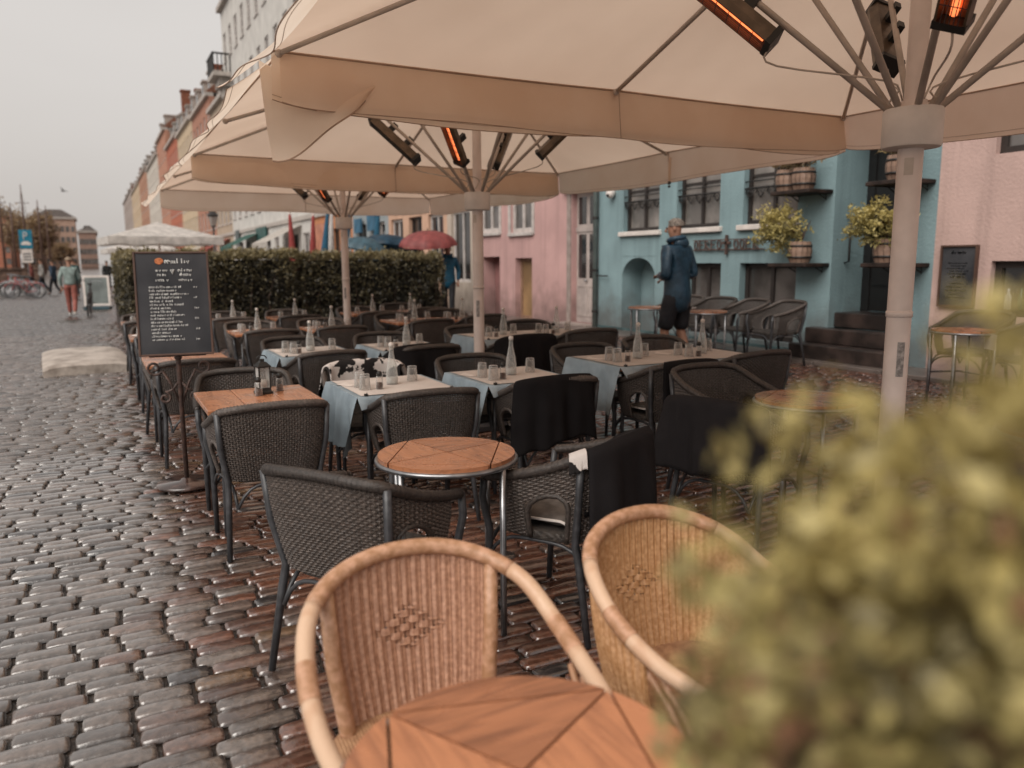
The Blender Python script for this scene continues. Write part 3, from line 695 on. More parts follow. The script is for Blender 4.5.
# blankets on the table chairs
blanket(COLX['C'], ROWY[0] - .40, 0, -.52, .40, .40, .12, 'black blanket over the chair at the front row small clothed table', ph=1)
blanket(COLX['D'] - .36, ROWY[0] - .42, 0, -.38, .56, .42, .14, 'black blanket over the left near chair of the long clothed table', ph=2)
blanket(COLX['C'] + .0, ROWY[1] - .40, 0, -.72, .72, .40, .14, 'wide black blanket covering the second row chair, third column', ph=3)
blanket(COLX['D'] - .36, ROWY[1] - .42, 0, -.6, .5, .34, .14, 'black blanket on the chair behind the middle parasol pole', ph=4)
blanket(COLX['B'] + .02, ROWY[0] + .44, PI, -.55, .5, .26, .22, 'black and white patterned throw on the chair behind the front clothed table', m=M_cow, name='throw')
# lantern on the front wooden table
t = thing('lantern', 'black metal lantern with glass sides on the small teak table', 'lantern', (.86, 4.93, .751), .2)
b = MB(); b.lathe([(.062, 0), (.064, .012), (.052, .02), (.050, .036), (.0005, .037)], n=4, a0=PI / 4); b.build('base', M_black, t)
b = MB()
for sx in (-1, 1):
    for sy in (-1, 1): b.box((sx * .034, sy * .034, .10), (.007, .007, .13))
b.build('frame', M_black, t); b = MB(); b.box((0, 0, .10), (.062, .062, .122)); b.build('pane', M_glassb, t)
b = MB(); b.lathe([(.056, .165), (.058, .172), (.03, .195), (.016, .2), (.016, .215), (.0005, .216)], n=4, a0=PI / 4); b.tube([(.03 * math.cos(a), 0, .215 + .022 * math.sin(a)) for a in [PI * k / 10 for k in range(11)]], .0035, 6); b.build('roof', M_black, t)
b = MB(); b.lathe([(.022, .038), (.022, .085), (.0005, .087)], n=12); b.build('candle', M_white, t, True)
for k, (gx, gy) in enumerate(((.80, 4.86), (.95, 4.98))):
    place_copy(P_shk, (gx + .02, gy, .751), 0, ('pepper mill left of the black lantern', 'pepper mill right of the black lantern')[k], group='mills by the lantern')

# ---- the middle round table with its dark chairs
t = make_round_table(.293, R(-32), [R(-62), R(28), R(118), R(208)], 'round teak bistro table with steel rim in the middle of the dark chairs'); t.location = (1.26, 2.99, 0)
dchair(.86, 2.84, R(-56), 'dark wicker armchair left of the round teak table, back to camera', 'dark armchairs around the round teak table')
dchair(1.76, 2.84, R(27), 'dark wicker armchair right of the round teak table, back to camera', 'dark armchairs around the round teak table')
cushion(1.76, 2.84, R(27), 'grey cushion seen through the arch of the round table chair')
blanket(1.76, 2.84, R(27), -.46, .66, .58, .26, 'big black blanket slung over the back of the chair right of the round table', ph=5)
blanket(1.76, 2.84, R(27), -.56, -.47, .04, .10, 'black and white patterned scarf over the chair corner by the round table', m=M_cow, name='scarf')
# second round table right with a blanketed chair
t = make_round_table(.28, R(30), [R(-70), R(20), R(110), R(200)], 'round teak table right of the big black blanket, half behind the bush', 'small round teak tables'); t.location = (3.48, 3.05, gz(3.5))
dchair(3.00, 3.08, R(-72), 'dark wicker armchair under a black blanket left of the far round table', 'dark armchairs around the far round table')
dchair(3.55, 3.72, R(180), 'dark wicker armchair on the far side of the far round table', 'dark armchairs around the far round table')
blanket(3.00, 3.08, R(-72), -.52, .50, .34, .2, 'black blanket covering the armchair left of the far round table', ph=6)
t = make_round_table(.28, R(10), [R(-60), R(30), R(120), R(210)], 'round teak table behind the bush, right of the big pole', 'small round teak tables'); t.location = (3.78, 1.85, gz(3.8))

# ---- cane chairs and the foreground table
CA = make_cane_chair('cane_armchair', 'cane armchair with open arms facing the foreground round table', 'cane armchairs', False); CA.location = (.62, 1.50, 0); CA.scale = (1.05, 1.04, 1); CA.rotation_euler = (0, 0, PI - R(3))
CB = make_cane_chair('cane_tub_chair', 'golden woven cane tub chair right of the open armed cane chair', 'cane armchairs', True); CB.location = (1.335, 1.455, 0); CB.rotation_euler = (0, 0, PI + R(6))
t = make_round_table(.292, R(-17), [R(-70), R(20), R(110), R(200)], 'round teak table nearest the camera at the cane chair'); t.location = (.538, .990, 0)
t = make_round_table(.27, R(40), [R(-60), R(30), R(120), R(210)], 'round teak table beside the golden cane chair, under the bush'); t.location = (1.25, .78, 0)

# ---- tables and chairs along the teal front
for (x, yy, n_) in ((6.98, 9.05, 'left of the jogger'), (7.02, 7.85, 'right of the jogger'), (7.1, 4.45, 'below the wall menu')):
    t = make_round_table(.27, R(20), [R(-70), R(20), R(110), R(200)], f'round teak bistro table {n_}', 'bistro tables along the house fronts', H=.72); t.location = (x, yy, gz(x))
FC = [(7.72, 9.25, R(90), 'dark armchair against the arched niche'), (7.70, 8.55, R(95), 'dark armchair behind the jogger'), (7.72, 7.95, R(80), 'dark armchair below the letter sign, left of a pair'), (7.74, 7.35, R(78), 'dark armchair below the basement window nearest the steps'),
      (7.70, 4.75, R(95), 'dark armchair under the wall menu board'), (7.60, 4.10, R(60), 'dark armchair at the right edge below the bottle window')]
for x, yy, rz, l in FC: dchair(x, yy, rz, l, 'dark armchairs along the house fronts')
b = MB(); b.b2((-.09, -.003, -.07), (.09, .003, .07)); o = b.build('price_card', M_white); o.location = (7.07, 4.17, gz(7.1) + .63); o.rotation_euler = (0, 0, R(60)); tag(o, 'small white card hanging at the bistro table below the wall menu', 'card')

# ------------------------------------------------------------------ parasols
UH, UA, UT = 2.65, 2.17, 3.45
def can_z(x, yy):
    """square pyramid with slight sag between ribs"""
    t = max(abs(x), abs(yy)) / UA
    if t < 1e-6: return UT
    a = math.atan2(yy, x); sag = (abs(math.sin(4 * a)) ** 1.2) * .040 * math.sin(PI * min(t, 1)) + .006 * abs(math.sin(4 * a)) * t ** 3
    wr = .007 * noise.noise(Vector((x * 1.7, yy * 1.7, 3.1))) * math.sin(PI * min(t, 1)) + .0035 * math.sin(a * 44 + 3 * t) * t ** 5 * (1 - t) * 8
    return UT - (UT - UH) * t - sag + wr
def make_parasol(label, loc, lit, seed):
    rnd = random.Random(seed)
    t = thing('parasol', label, 'parasol', (loc[0], loc[1], gz(loc[0])), 0, 'large cream parasols over the tables'); t.location.z = 0; g0 = gz(loc[0])
    b = MB(); S = lambda u, v: ((u * 2 - 1) * UA, (v * 2 - 1) * UA)
    b.grid(lambda u, v: (*S(u, v), can_z(*S(u, v))), 72, 72); b.build('canopy', M_canvas, t, True)
    # valance, one flap per side, with rolls and curled corners
    C = [(-1, -1), (1, -1), (1, 1), (-1, 1)]
    for k in range(4):
        a, c = C[k], C[(k + 1) % 4]; ox, oy = (a[0] + c[0]) / 2, (a[1] + c[1]) / 2; ph = rnd.uniform(0, 6); street = (ox < -.5)
        b = MB()
        def fn(u, v):
            x = (a[0] + (c[0] - a[0]) * u) * UA; yy = (a[1] + (c[1] - a[1]) * u) * UA
            z0 = can_z(x * .9999, yy * .9999)
            amp = (.045 if street else .022); wv = amp * (math.sin(u * 15 + ph) * .5 + math.sin(u * 31 + ph * 2) * .35) * v
            outw = (.26 if street else .02) * v ** 1.1 + wv
            e = 1 - (abs(2 * u - 1)) ** 14 * .15
            drop = (.30 if not street else .33) * (1 - .05 * math.sin(u * 9 + ph)) * e
            if street: drop *= (.92 + .08 * math.cos(u * 14 + ph))
            return (x + ox * outw, yy + oy * outw, z0 - drop * v * (1 if not street else (1 - .12 * v)))
        b.grid(fn, 70, 9); va = b.build('valance', M_val, t, True)
        b = MB(); b.tube([Vector(fn(i / 70, 0)) + Vector((-ox * .006, -oy * .006, -.008)) for i in range(71)], .0055, 6)
        b.tube([Vector(fn(i / 70, 1)) for i in range(71)], .0028, 5); b.tube([Vector(fn(i / 70, .90)) - Vector((ox, oy, 0)) * .002 for i in range(71)], .0014, 4)
        for uu in (.5,): b.tube([Vector(fn(uu, j / 9)) - Vector((ox, oy, 0)) * .003 for j in range(10)], .0045, 5)
        b.build('hem', M_seam, va, True)
    # ribs
    for k in range(8):
        a = k * PI / 4; m = 1.0 / max(abs(math.cos(a)), abs(math.sin(a))); ex, ey = math.cos(a) * m * UA * .985, math.sin(a) * m * UA * .985
        b = MB(); P0 = Vector((ex * .05, ey * .05, UT - .10)); P1 = Vector((ex, ey, can_z(ex, ey) - .035))
        b.tube([P0, P1], .014, 8); b.ball(P1, .022, 8, 6); rb = b.build('rib', M_rib, t, True)
        b = MB(); fr = .35; Q = P0.lerp(P1, fr); c0 = Vector((math.cos(a) * .10, math.sin(a) * .10, 2.17))
        b.tube([c0, Q], .0145, 8); b.box(Q, (.04, .04, .05), a); b.build('strut', M_rib, rb, True)
    # pole, collar, hub
    b = MB(); b.tube([(0, 0, g0), (0, 0, 2.2)], .050, 24); b.tube([(0, 0, 2.2), (0, 0, UT - .05)], .04, 16); b.build('pole', M_pole, t, 'auto')
    b = MB(); b.lathe([(.058, 2.005), (.112, 2.01), (.117, 2.02), (.117, 2.155), (.112, 2.165), (.06, 2.17)], n=32)
    b.build('collar', M_white, t, 'auto')
    b = MB()
    b.lathe([(.05, UT - .14), (.09, UT - .13), (.09, UT - .05), (.05, UT - .04)], n=20); b.build('hub', M_rib, t, 'auto')
    for (a0, z0, hw_, hh_, mm, nm) in ((R(212), 1.93, .35, .035, M_rib, 'badge'), (R(236), 1.12, .30, .075, M_refl2, 'label_plate')):
        b = MB(); b.grid(lambda u, v: (.0515 * math.cos(a0 + (u - .5) * 2 * hw_), .0515 * math.sin(a0 + (u - .5) * 2 * hw_), z0 + (v - .5) * 2 * hh_), 10, 2); b.build(nm, mm, t, True)
    b = MB(); b.lathe([(.0502, 1.30), (.054, 1.302), (.054, 1.325), (.0502, 1.327)], n=24); b.build('joint_ring', M_pole, t, True)
    b = MB(); b.box((0, 0, g0 + .03), (.62, .62, .06), 0, 0, .01); b.lathe([(.075, g0 + .06), (.07, g0 + .30), (.06, g0 + .31)], n=20); b.build('base_plate', M_legd, t, 'auto')
    # heaters on four struts
    for k, on in enumerate(lit):
        a = PI / 4 + k * PI / 2
        ex, ey = math.cos(a) * UA * 1.393, math.sin(a) * UA * 1.393
        P0 = Vector((math.cos(a) * .10, math.sin(a) * .10, 2.17)); P1 = Vector((ex * .05, ey * .05, UT - .10)).lerp(Vector((ex, ey, UH - .035)), .35)
        dr = (P1 - P0).normalized(); sd = Vector((-math.sin(a), math.cos(a), 0)); up = sd.cross(dr) * -1
        if up.z > 0: up = -up
        ctr = P0.lerp(P1, .60 if k != 2 else .50) + up * .085 + sd * .03
        tilt = R(28) * (1 if on else -1)
        if k == 1 and on: tilt = R(-16)
        s2 = sd * math.cos(tilt) + up * math.sin(tilt); u2 = -sd * math.sin(tilt) + up * math.cos(tilt)
        Mt = Matrix((dr, s2, u2)).transposed().to_4x4(); Mt.translation = ctr
        b = MB(); l = .27; pr = [(-.055, .04), (-.062, .01), (-.045, -.035), (.045, -.035), (.062, .01), (.055, .04), (.046, .04), (.040, -.012), (-.040, -.012), (-.046, .04)]
        vs = [Mt @ Vector((sx * l, q[0], q[1])) for sx in (-1, 1) for q in pr]; n = len(pr)
        b.add(vs, [(i, (i + 1) % n, n + (i + 1) % n, n + i) for i in range(n)])
        h = b.build('heater', M_heat, t)
        b = MB()
        for sx in (-1, 1): b = MB(); b.box((0, 0, 0), (.03, .118, .085), M=Mt @ Matrix.Translation((sx * (l + .013), 0, .0))); b.build('end_cap', M_black, h)
        b = MB(); b.box((0, 0, 0), (2 * l - .01, .078, .004), M=Mt @ Matrix.Translation((0, 0, -.008))); b.build('reflector', M_refl if on else M_heat, h)
        b = MB(); b.tube([Mt @ Vector((-l + .02, 0, .012)), Mt @ Vector((l - .02, 0, .012))], .013, 8); b.build('element', M_glow if on else M_white, h, True)
        b = MB()
        for yy in (-.03, -.015, 0, .015, .03): b.tube([Mt @ Vector((-l, yy, .042)), Mt @ Vector((l, yy, .042))], .0018, 4)
        for i in range(9): b.tube([Mt @ Vector((-l + 2 * l * i / 8, -.048, .041)), Mt @ Vector((-l + 2 * l * i / 8, .048, .041))], .0018, 4)
        b.build('grille', M_legd, h)
        for q in (-.10, .10): b = MB(); b.box((0, 0, 0), (.05, .03, .10), M=Mt @ Matrix.Translation((q, 0, -.07))); b.build('bracket', M_black, h)
        b = MB(); A = Mt @ Vector((-l - .02, 0, 0)); b.tube(crom([A, A + Vector((0, 0, -.09)), P0 + Vector((0, 0, .10)) + sd * .05, P0 + sd * .02 + Vector((0, 0, .02))], 14), .0045, 6)
        b.build('cable', M_rib, h)
    return t
make_parasol('large cream parasol nearest the camera, ivory pole at the right', (3.07, 2.215), (False, True, True, False), 1)
make_parasol('large cream parasol in the middle, pole behind the front clothed tables', (3.11, 6.55), (False, False, True, False), 2)
make_parasol('large cream parasol farthest back, pole in front of the hedge', (3.11, 10.90), (False, False, True, True), 3)
# loose cream flap hanging from the corner between the first two parasols
b = MB(); A = Vector((.90, 4.40, 2.64)); 
def flap(u, v):
    x = .84 + u * .62 * (1 - .12 * v) + .05 * v; return (x, 4.42 + .07 * math.sin(u * 4 + v * 2) - .05 * v + .03 * u, 2.60 - .06 * u - v * (.46 * (1 - u ** 1.4) + .05) - .015 * math.sin(u * 9))
b.grid(flap, 20, 16); o = b.build('canvas_flap', M_val, None, True); tag(o, 'loose cream canvas corner flap hanging between the near and middle parasols', 'canvas flap')
b = MB(); b.tube([flap(i / 20, 1) for i in range(21)], .005, 5); b.build('hem', M_seam, o)
# little closing hook at the far hem of the nearest parasol
t = thing('tie_strap', 'small strap and buckle hanging from the middle parasol hem', 'strap', (5.26, 6.5, 2.35))
b = MB(); b.box((0, 0, .10), (.008, .03, .26)); b.build('strap', M_val, t); b = MB(); b.box((0, 0, -.02), (.014, .035, .03)); b.ball((0, 0, -.055), .014); b.build('buckle', M_iron, t)

# ------------------------------------------------------------------ menu stand
def strokes(b, x0, x1, z, h, yy, rnd, fill=.85, centered=False):
    """one written line as short hand drawn strokes grouped in words, on the plane y = yy"""
    x = x0
    while x < x1 - h * .3:
        n = rnd.randint(2, 7)
        for k in range(n):
            if x > x1 - h * .3: break
            w_ = h * rnd.uniform(.25, .5); kind = rnd.random(); zz = z + rnd.uniform(-.04, .04) * h; th = h * .13
            if kind < .35: pts = [(x, yy, zz), (x, yy, zz + h * rnd.choice((.6, 1)))]
            elif kind < .7: pts = [(x + w_ / 2 + w_ / 2 * math.cos(q), yy, zz + h * .32 + h * .3 * math.sin(q)) for q in [i * PI / 4 for i in range(7)]]
            else: pts = [(x, yy, zz + h * .55), (x + w_ * .5, yy, zz), (x + w_, yy, zz + h * .6)]
            b.tube(pts, th, 4, False); x += w_ + h * .12
        x += h * .4
rnd = random.Random(5)
t = thing('menu_stand', 'tall blackboard menu on a scrolled wrought iron stand at the street side', 'menu stand', (.45, 5.74, 0), R(-8))
TL = R(-4)
Mb = Matrix.Rotation(R(-7), 4, 'X'); Mb.translation = (0, 0, 1.28)
W_, H_ = .22, .335
def onb(bm, n, m, par, sm=False):
    bm.v = [tuple(Mb @ Vector(v)) for v in bm.v]; return bm.build(n, m, par, sm)
b = MB(); b.b2((-W_, -.008, -H_), (W_, .008, H_)); bo = onb(b, 'board', M_board, t)
b = MB()
for a, c in (((-W_ - .014, -.014, -H_ - .014), (-W_, .014, H_ + .014)), ((W_, -.014, -H_ - .014), (W_ + .014, .014, H_ + .014)), ((-W_, -.014, H_), (W_, .014, H_ + .014)), ((-W_, -.014, -H_ - .014), (W_, .014, -H_))): b.b2(a, c, 0, .003)
onb(b, 'frame', M_bfr, t)
b = MB(); strokes(b, -.04, .13, .27, .032, -.0095, rnd)
for (a, c, z, h) in ((-.10, -.02, .215, .022), (.04, .13, .215, .022), (-.09, -.03, .185, .022), (.05, .12, .185, .022), (-.10, -.02, .15, .022), (.04, .13, .15, .022), (-.005, .025, .20, .05)): strokes(b, a, c, z, h, -.0095, rnd)
for k in range(16):
    z = .105 - k * .0235
    x1 = [.06, .02, .10, .05, .0, .08, -.02, .03, .07, .0, .05, .09, .01, -.03, .04, .06][k]
    strokes(b, -.145, x1, z, .016, -.0095, rnd)
    if k % 3 == 0: strokes(b, .13, .16, z, .014, -.0095, rnd)
onb(b, 'writing', M_chalk, bo)
b = MB(); b.ball((-.075, -.01, .285), (.028, .002, .022), 12, 8); onb(b, 'red_emblem', M_chalko, bo, True)
b = MB(); b.tube([(0, .03, .03), (0, .03, .92), (0, .045, 1.30)], .016, 10); b.ball((0, .03, .915), .026); b.build('post', M_rust, t, True)
b = MB(); b.lathe([(.0005, .012), (.195, .012), (.20, .02), (.195, .034), (.05, .042), (.03, .06), (.0005, .065)], n=32); b.v = [(x, yy + .03, z) for x, yy, z in b.v]; b.build('base_plate', mat('wet_rusty_plate', (.09, .05, .04), .18, .7, .3, 10, coat=.6), t, True)
def scroll(cx, cz, r0, turns, a0, sgn, n=34): return [(cx + sgn * (r0 * (1 - .72 * k / n)) * math.cos(a0 + turns * 2 * PI * k / n), .03, cz + (r0 * (1 - .72 * k / n)) * math.sin(a0 + turns * 2 * PI * k / n)) for k in range(n + 1)]
for sgn in (-1, 1):
    b = MB(); sc = scroll(sgn * .155, .845, .052, 1.25, R(200), sgn); b.tube([(sgn * .01, .03, .60), (sgn * .06, .03, .74)] + sc, .0085, 8)
    sc = scroll(sgn * .10, .635, .040, 1.2, R(100), sgn); b.tube([(sgn * .01, .03, .74), (sgn * .05, .03, .69)] + sc, .0085, 8)
    b.build('scroll', M_rust, t, True)
b = MB(); b.tube([(-.18, .03, .925), (.18, .03, .925)], .007, 6); b.build('shelf_bar', M_rust, t)

# ------------------------------------------------------------------ hedge
M_leafh = leaf_mat('hedge_leaves', (.030, .026, .017), (.115, .095, .050), (.27, .22, .11), .28)
def leaves(name, fn_pts, n, size, m, parent, aspect=1.9, seed=1, tonefn=None):
    g = np.random.default_rng(seed); P, T = fn_pts(g, n); n = len(P)
    a = g.normal(size=(n, 3)); a /= np.linalg.norm(a, axis=1)[:, None]; c = g.normal(size=(n, 3)); c = np.cross(a, c); c /= np.linalg.norm(c, axis=1)[:, None]; q = np.cross(a, c)
    s = size * g.uniform(.6, 1.35, n)[:, None]; l = s * aspect
    V = np.stack([P - a * l / 2, P + c * s / 2 + q * s * .1, P + a * l / 2 - q * s * .15, P - c * s / 2 + q * s * .1], 1).reshape(-1, 3)
    F = np.arange(n * 4).reshape(-1, 4); return np_mesh(name, V, F, m, tone=np.repeat(T, 4), parent=parent)
def hedge_pts(x0, x1, y0, y1, z0, z1):
    def f(g, n):
        # mostly near the surface
        u = g.random((n, 3)); face = g.random(n); P = np.stack([x0 + (x1 - x0) * u[:, 0], y0 + (y1 - y0) * u[:, 1], z0 + (z1 - z0) * u[:, 2]], 1)
        dpt = np.abs(g.normal(0, .05, n))
        A = (x1 - x0) * (z1 - z0); Bq = (x1 - x0) * (y1 - y0); Cq = (y1 - y0) * (z1 - z0); tot = 2 * A + Bq + 2 * Cq
        k = np.searchsorted(np.cumsum([A, A, Bq, Cq, Cq]) / tot, face)
        P[:, 1] = np.where(k == 0, y0 + dpt, np.where(k == 1, y1 - dpt, P[:, 1])); P[:, 2] = np.where(k == 2, z1 - dpt * .8, P[:, 2]); P[:, 0] = np.where(k == 3, x0 + dpt, np.where(k == 4, x1 - dpt, P[:, 0]))
        lump = np.array([noise.noise(Vector((p[0] * 2.3, p[1] * 2.3, p[2] * 2.3))) for p in P]); hi = np.array([noise.noise(Vector((p[0] * 9, p[1] * 9, p[2] * 9))) for p in P])
        P += lump[:, None] * .07 * np.sign(P - np.array([(x0 + x1) / 2, (y0 + y1) / 2, (z0 + z1) / 2])); P += g.normal(0, .026, P.shape); P[:, 2] += np.where(P[:, 2] > z1 - .12, np.abs(g.normal(0, .035, n)) + .05 * lump, 0)
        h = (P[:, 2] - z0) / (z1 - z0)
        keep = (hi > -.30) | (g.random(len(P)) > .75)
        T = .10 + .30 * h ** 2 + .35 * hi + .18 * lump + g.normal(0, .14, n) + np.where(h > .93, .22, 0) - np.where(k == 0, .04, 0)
        return P[keep], np.clip(T, 0, 1)[keep]
    return f
def hedge(x0, x1, y0, y1, z1, n, label, seed, size=.034):
    t = thing('hedge', label, 'hedge', ((x0 + x1) / 2, (y0 + y1) / 2, 0)); t.location = (0, 0, 0)
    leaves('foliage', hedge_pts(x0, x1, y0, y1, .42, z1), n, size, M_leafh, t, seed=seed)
    b = MB(); b.b2((x0 + .10, y0 + .10, .40), (x1 - .10, y1 - .10, z1 - .10)); b.build('inner_shade', mat('hedge_shadow', (.012, .011, .008), .9), t)  # near-black box: the shade inside the hedge put into its colour
    b = MB(); rr = random.Random(seed); x = x0 + .1
    while x < x1: b.tube([(x, y0 + .07, .4), (x + rr.uniform(-.1, .1), y0 + .05 + rr.uniform(-.02, .02), .9), (x + rr.uniform(-.2, .2), y0 + .07, z1 - .3)], [.014, .009, .004], 5); x += rr.uniform(.25, .5)
    b.build('stem', M_bfr, t)
    b = MB(); b.b2((x0 - .03, y0 - .03, gz((x0 + x1) / 2) - .05), (x1 + .03, y1 + .03, .46), 0, .01); b.build('planter', mat('dark_planter', (.05, .035, .028), .6, .4, .2, 5), t)
    return t
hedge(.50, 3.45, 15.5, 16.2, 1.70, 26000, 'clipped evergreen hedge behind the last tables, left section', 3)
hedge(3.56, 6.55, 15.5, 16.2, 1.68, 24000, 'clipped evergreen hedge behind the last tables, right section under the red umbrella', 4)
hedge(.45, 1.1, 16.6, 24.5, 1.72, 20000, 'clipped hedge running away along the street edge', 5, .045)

# ------------------------------------------------------------------ buildings
def rebase(root, base):
    """put the thing's origin at its base; its parts were drawn in world coordinates"""
    T = Matrix.Translation(-Vector(base)); seen = set()
    def rec(o):
        for c in kids(o):
            if c.data and c.data.name not in seen: c.data.transform(T); seen.add(c.data.name)
            rec(c)
    rec(root); root.location = base
def wall_holes(b, x, th, y0, y1, z0, z1, holes):
    """wall in the plane X = x facing -X, thickness th, rectangular openings (y0,y1,z0,z1)"""
    ysl = sorted({y0, y1, *[h[0] for h in holes], *[h[1] for h in holes]}); zsl = sorted({z0, z1, *[h[2] for h in holes], *[h[3] for h in holes]})
    ysl = [q for q in ysl if y0 <= q <= y1]; zsl = [q for q in zsl if z0 <= q <= z1]
    inh = lambda yc, zc: any(h[0] < yc < h[1] and h[2] < zc < h[3] for h in holes)
    for i in range(len(ysl) - 1):
        run = None
        for j in range(len(zsl) - 1):
            s = not inh((ysl[i] + ysl[i + 1]) / 2, (zsl[j] + zsl[j + 1]) / 2)
            if s and run is None: run = zsl[j]
            if (not s or j == len(zsl) - 2) and run is not None:
                top = zsl[j + 1] if s else zsl[j]; 
                if top > run: b.b2((x, ysl[i], run), (x + th, ysl[i + 1], top))
                run = None
def window(root, x, h, mf, mp, cols=2, rows=2, rec=.10, fw=.06, sill=None, sm=None, curtain=None, name='window'):
    y0, y1, z0, z1 = h; b = MB(); X = x + rec
    b.b2((X, y0, z0), (X + .06, y0 + fw, z1)); b.b2((X, y1 - fw, z0), (X + .06, y1, z1)); b.b2((X, y0 + fw, z0), (X + .06, y1 - fw, z0 + fw)); b.b2((X, y0 + fw, z1 - fw), (X + .06, y1 - fw, z1))
    for k in range(1, cols): yy = y0 + (y1 - y0) * k / cols; b.b2((X + .002, yy - fw * .45, z0 + fw), (X + .055, yy + fw * .45, z1 - fw))
    for k in range(1, rows): zz = z0 + (z1 - z0) * k / rows; b.b2((X + .012, y0 + fw, zz - fw * .3), (X + .045, y1 - fw, zz + fw * .3))
    w_ = b.build(name, mf, root)
    b = MB(); b.b2((X + .035, y0 + fw * .5, z0 + fw * .5), (X + .04, y1 - fw * .5, z1 - fw * .5)); b.build('pane', mp, w_)
    if curtain:
        b = MB()
        for a, c in ((y0 + fw, y0 + (y1 - y0) * .42), (y0 + (y1 - y0) * .58, y1 - fw)):
            b.grid(lambda u, v: (X - .0 + .030 + .0 * u, a + (c - a) * u, z0 + fw + (z1 - z0 - 2 * fw) * v), 6, 2)
        b.build('curtain', curtain, w_)
    if sill: b = MB(); b.b2((x - .07, y0 - .07, z0 - .085), (x + rec, y1 + .07, z0 - .002), 0, .01); b.build('sill', sm or M_white, w_, 'auto')
    return w_
P_dk = pane_mat('dark_window_glass', (.035, .032, .032)); P_mid = pane_mat('reflecting_window_glass', (.17, .15, .14), .12); P_pale = pane_mat('curtained_window_glass', (.34, .30, .27), .18)
M_dkfr = mat('dark_brown_window_frame', (.035, .027, .024), .5)
M_whfr = mat('white_window_frame', (.55, .50, .47), .55)
FX = 8.70
# --- teal house
t = thing('house', 'teal rendered house with iron window rails, arched niche and stone steps', 'house')
M_teal = stucco('teal_render', (.235, .335, .355)); M_teald = mat('dark_teal_plinth', (.08, .13, .135), .8, .3, .2, 3, .3, 40)
up = [(11.0, 12.05, 2.07, 3.5), (9.5, 10.53, 2.07, 3.5), (7.95, 9.0, 2.07, 3.5)]
lo = [(9.43, 10.25, .36, 1.50), (7.92, 9.02, .36, 1.50)]
niche = (11.08, 12.06, .18, 1.62); entry = (6.22, 7.33, .0, 3.6)
b = MB(); wall_holes(b, FX, .45, 5.88, 12.86, -.1, 12.5, up + lo + [niche, entry] + [(yy, yy + 1.0, zz, zz + 1.6) for zz in (5.2, 8.2) for yy in (6.4, 8.0, 9.6, 11.2)])
b.b2((FX + .45, 7.33, -.1), (FX + 1.3, 7.5, 3.6)); b.b2((FX + .45, 6.05, -.1), (FX + 1.3, 6.22, 3.6)); b.b2((FX + .45, 6.22, 3.4), (FX + 1.2, 7.33, 3.6)); b.b2((FX + .45, 7.52, -.1), (FX + .47, 12.8, 12.4)); b.b2((FX + .45, 5.9, 3.62), (FX + .47, 7.5, 12.4))
b.build('wall', M_teal, t)
# arch infill: the niche has a rounded head
b = MB(); yc = 11.57; R_ = .49; pts = []
for k in range(17): a = PI * k / 16; pts.append((yc + R_ * math.cos(a), 1.24 + .36 * math.sin(a)))
for k in range(16):
    (a1, z1), (a2, z2) = pts[k], pts[k + 1]; b.add([(FX - .0, a1, z1), (FX, a2, z2), (FX, a2, 1.625), (FX, a1, 1.625)], [(0, 1, 2, 3)]); b.add([(FX, a1, z1), (FX + .44, a1, z1), (FX + .44, a2, z2), (FX, a2, z2)], [(0, 1, 2, 3)])
b.build('arch_head', M_teal, t)
b = MB(); b.b2((FX + .30, 11.09, .18), (FX + .34, 11.45, 1.6)); b.build('niche_dark_panel', M_dkfr, t)  # flat dark panel; the darkness of the niche's opening put into its colour
for h in up:
    w_ = window(t, FX, h, M_dkfr, P_pale, 2, 2, .10, .065, True, M_white)
    b = MB(); zz = 2.60
    b.tube([(FX + .03, h[0], zz), (FX + .03, h[1], zz)], .014, 6); b.tube([(FX + .03, h[0], zz + .10), (FX + .03, h[1], zz + .10)], .010, 6)
    n = 5
    for k in range(n):
        c0 = h[0] + (h[1] - h[0]) * (k + .5) / n
        b.tube([(FX + .02, c0 + (.085 * (1 - .7 * q / 22)) * math.cos(q * .42), zz - .075 + (.07 * (1 - .7 * q / 22)) * math.sin(q * .42)) for q in range(23)], .009, 5)
        b.tube([(FX + .03, c0 - .1, zz), (FX + .03, c0, zz - .14), (FX + .03, c0 + .1, zz)], .008, 5)
    b.build('iron_rail', M_iron, w_, True)
for h in lo: window(t, FX, h, M_dkfr, P_mid, 2, 1, .12, .07)
b = MB(); b.b2((FX - .02, 7.4, .10), (FX - .002, 12.85, .30)); b.build('plinth', M_teald, t)
for zz in (5.2, 8.2):
    for yy in (6.4, 8.0, 9.6, 11.2): window(t, FX, (yy, yy + 1.0, zz, zz + 1.6), M_dkfr, P_dk, 2, 3, .1, .06, True)
b = MB(); X = FX + .62
b.b2((X, 6.22, .84), (X + .07, 6.34, 3.4)); b.b2((X, 7.21, .84), (X + .07, 7.33, 3.4)); b.b2((X + .02, 6.34, .85), (X + .05, 7.21, 3.39)); b.b2((X - .01, 6.74, .86), (X + .02, 6.82, 3.38))
for zz in (1.2, 2.3): b.b2((X - .005, 6.40, zz), (X + .021, 6.70, zz + .8)); b.b2((X - .005, 6.86, zz), (X + .021, 7.16, zz + .8))
d_ = b.build('door', mat('black_door_paint', (.018, .017, .017), .35, .5), t); b = MB(); b.tube([(X - .05, 6.72, 1.75), (X - .05, 6.72, 1.95)], .012, 8); b.build('handle', M_steel, d_)
M_step = mat('dark_worn_step', (.055, .036, .030), .45, .5, .3, 4, .3, 50, coat=.2)
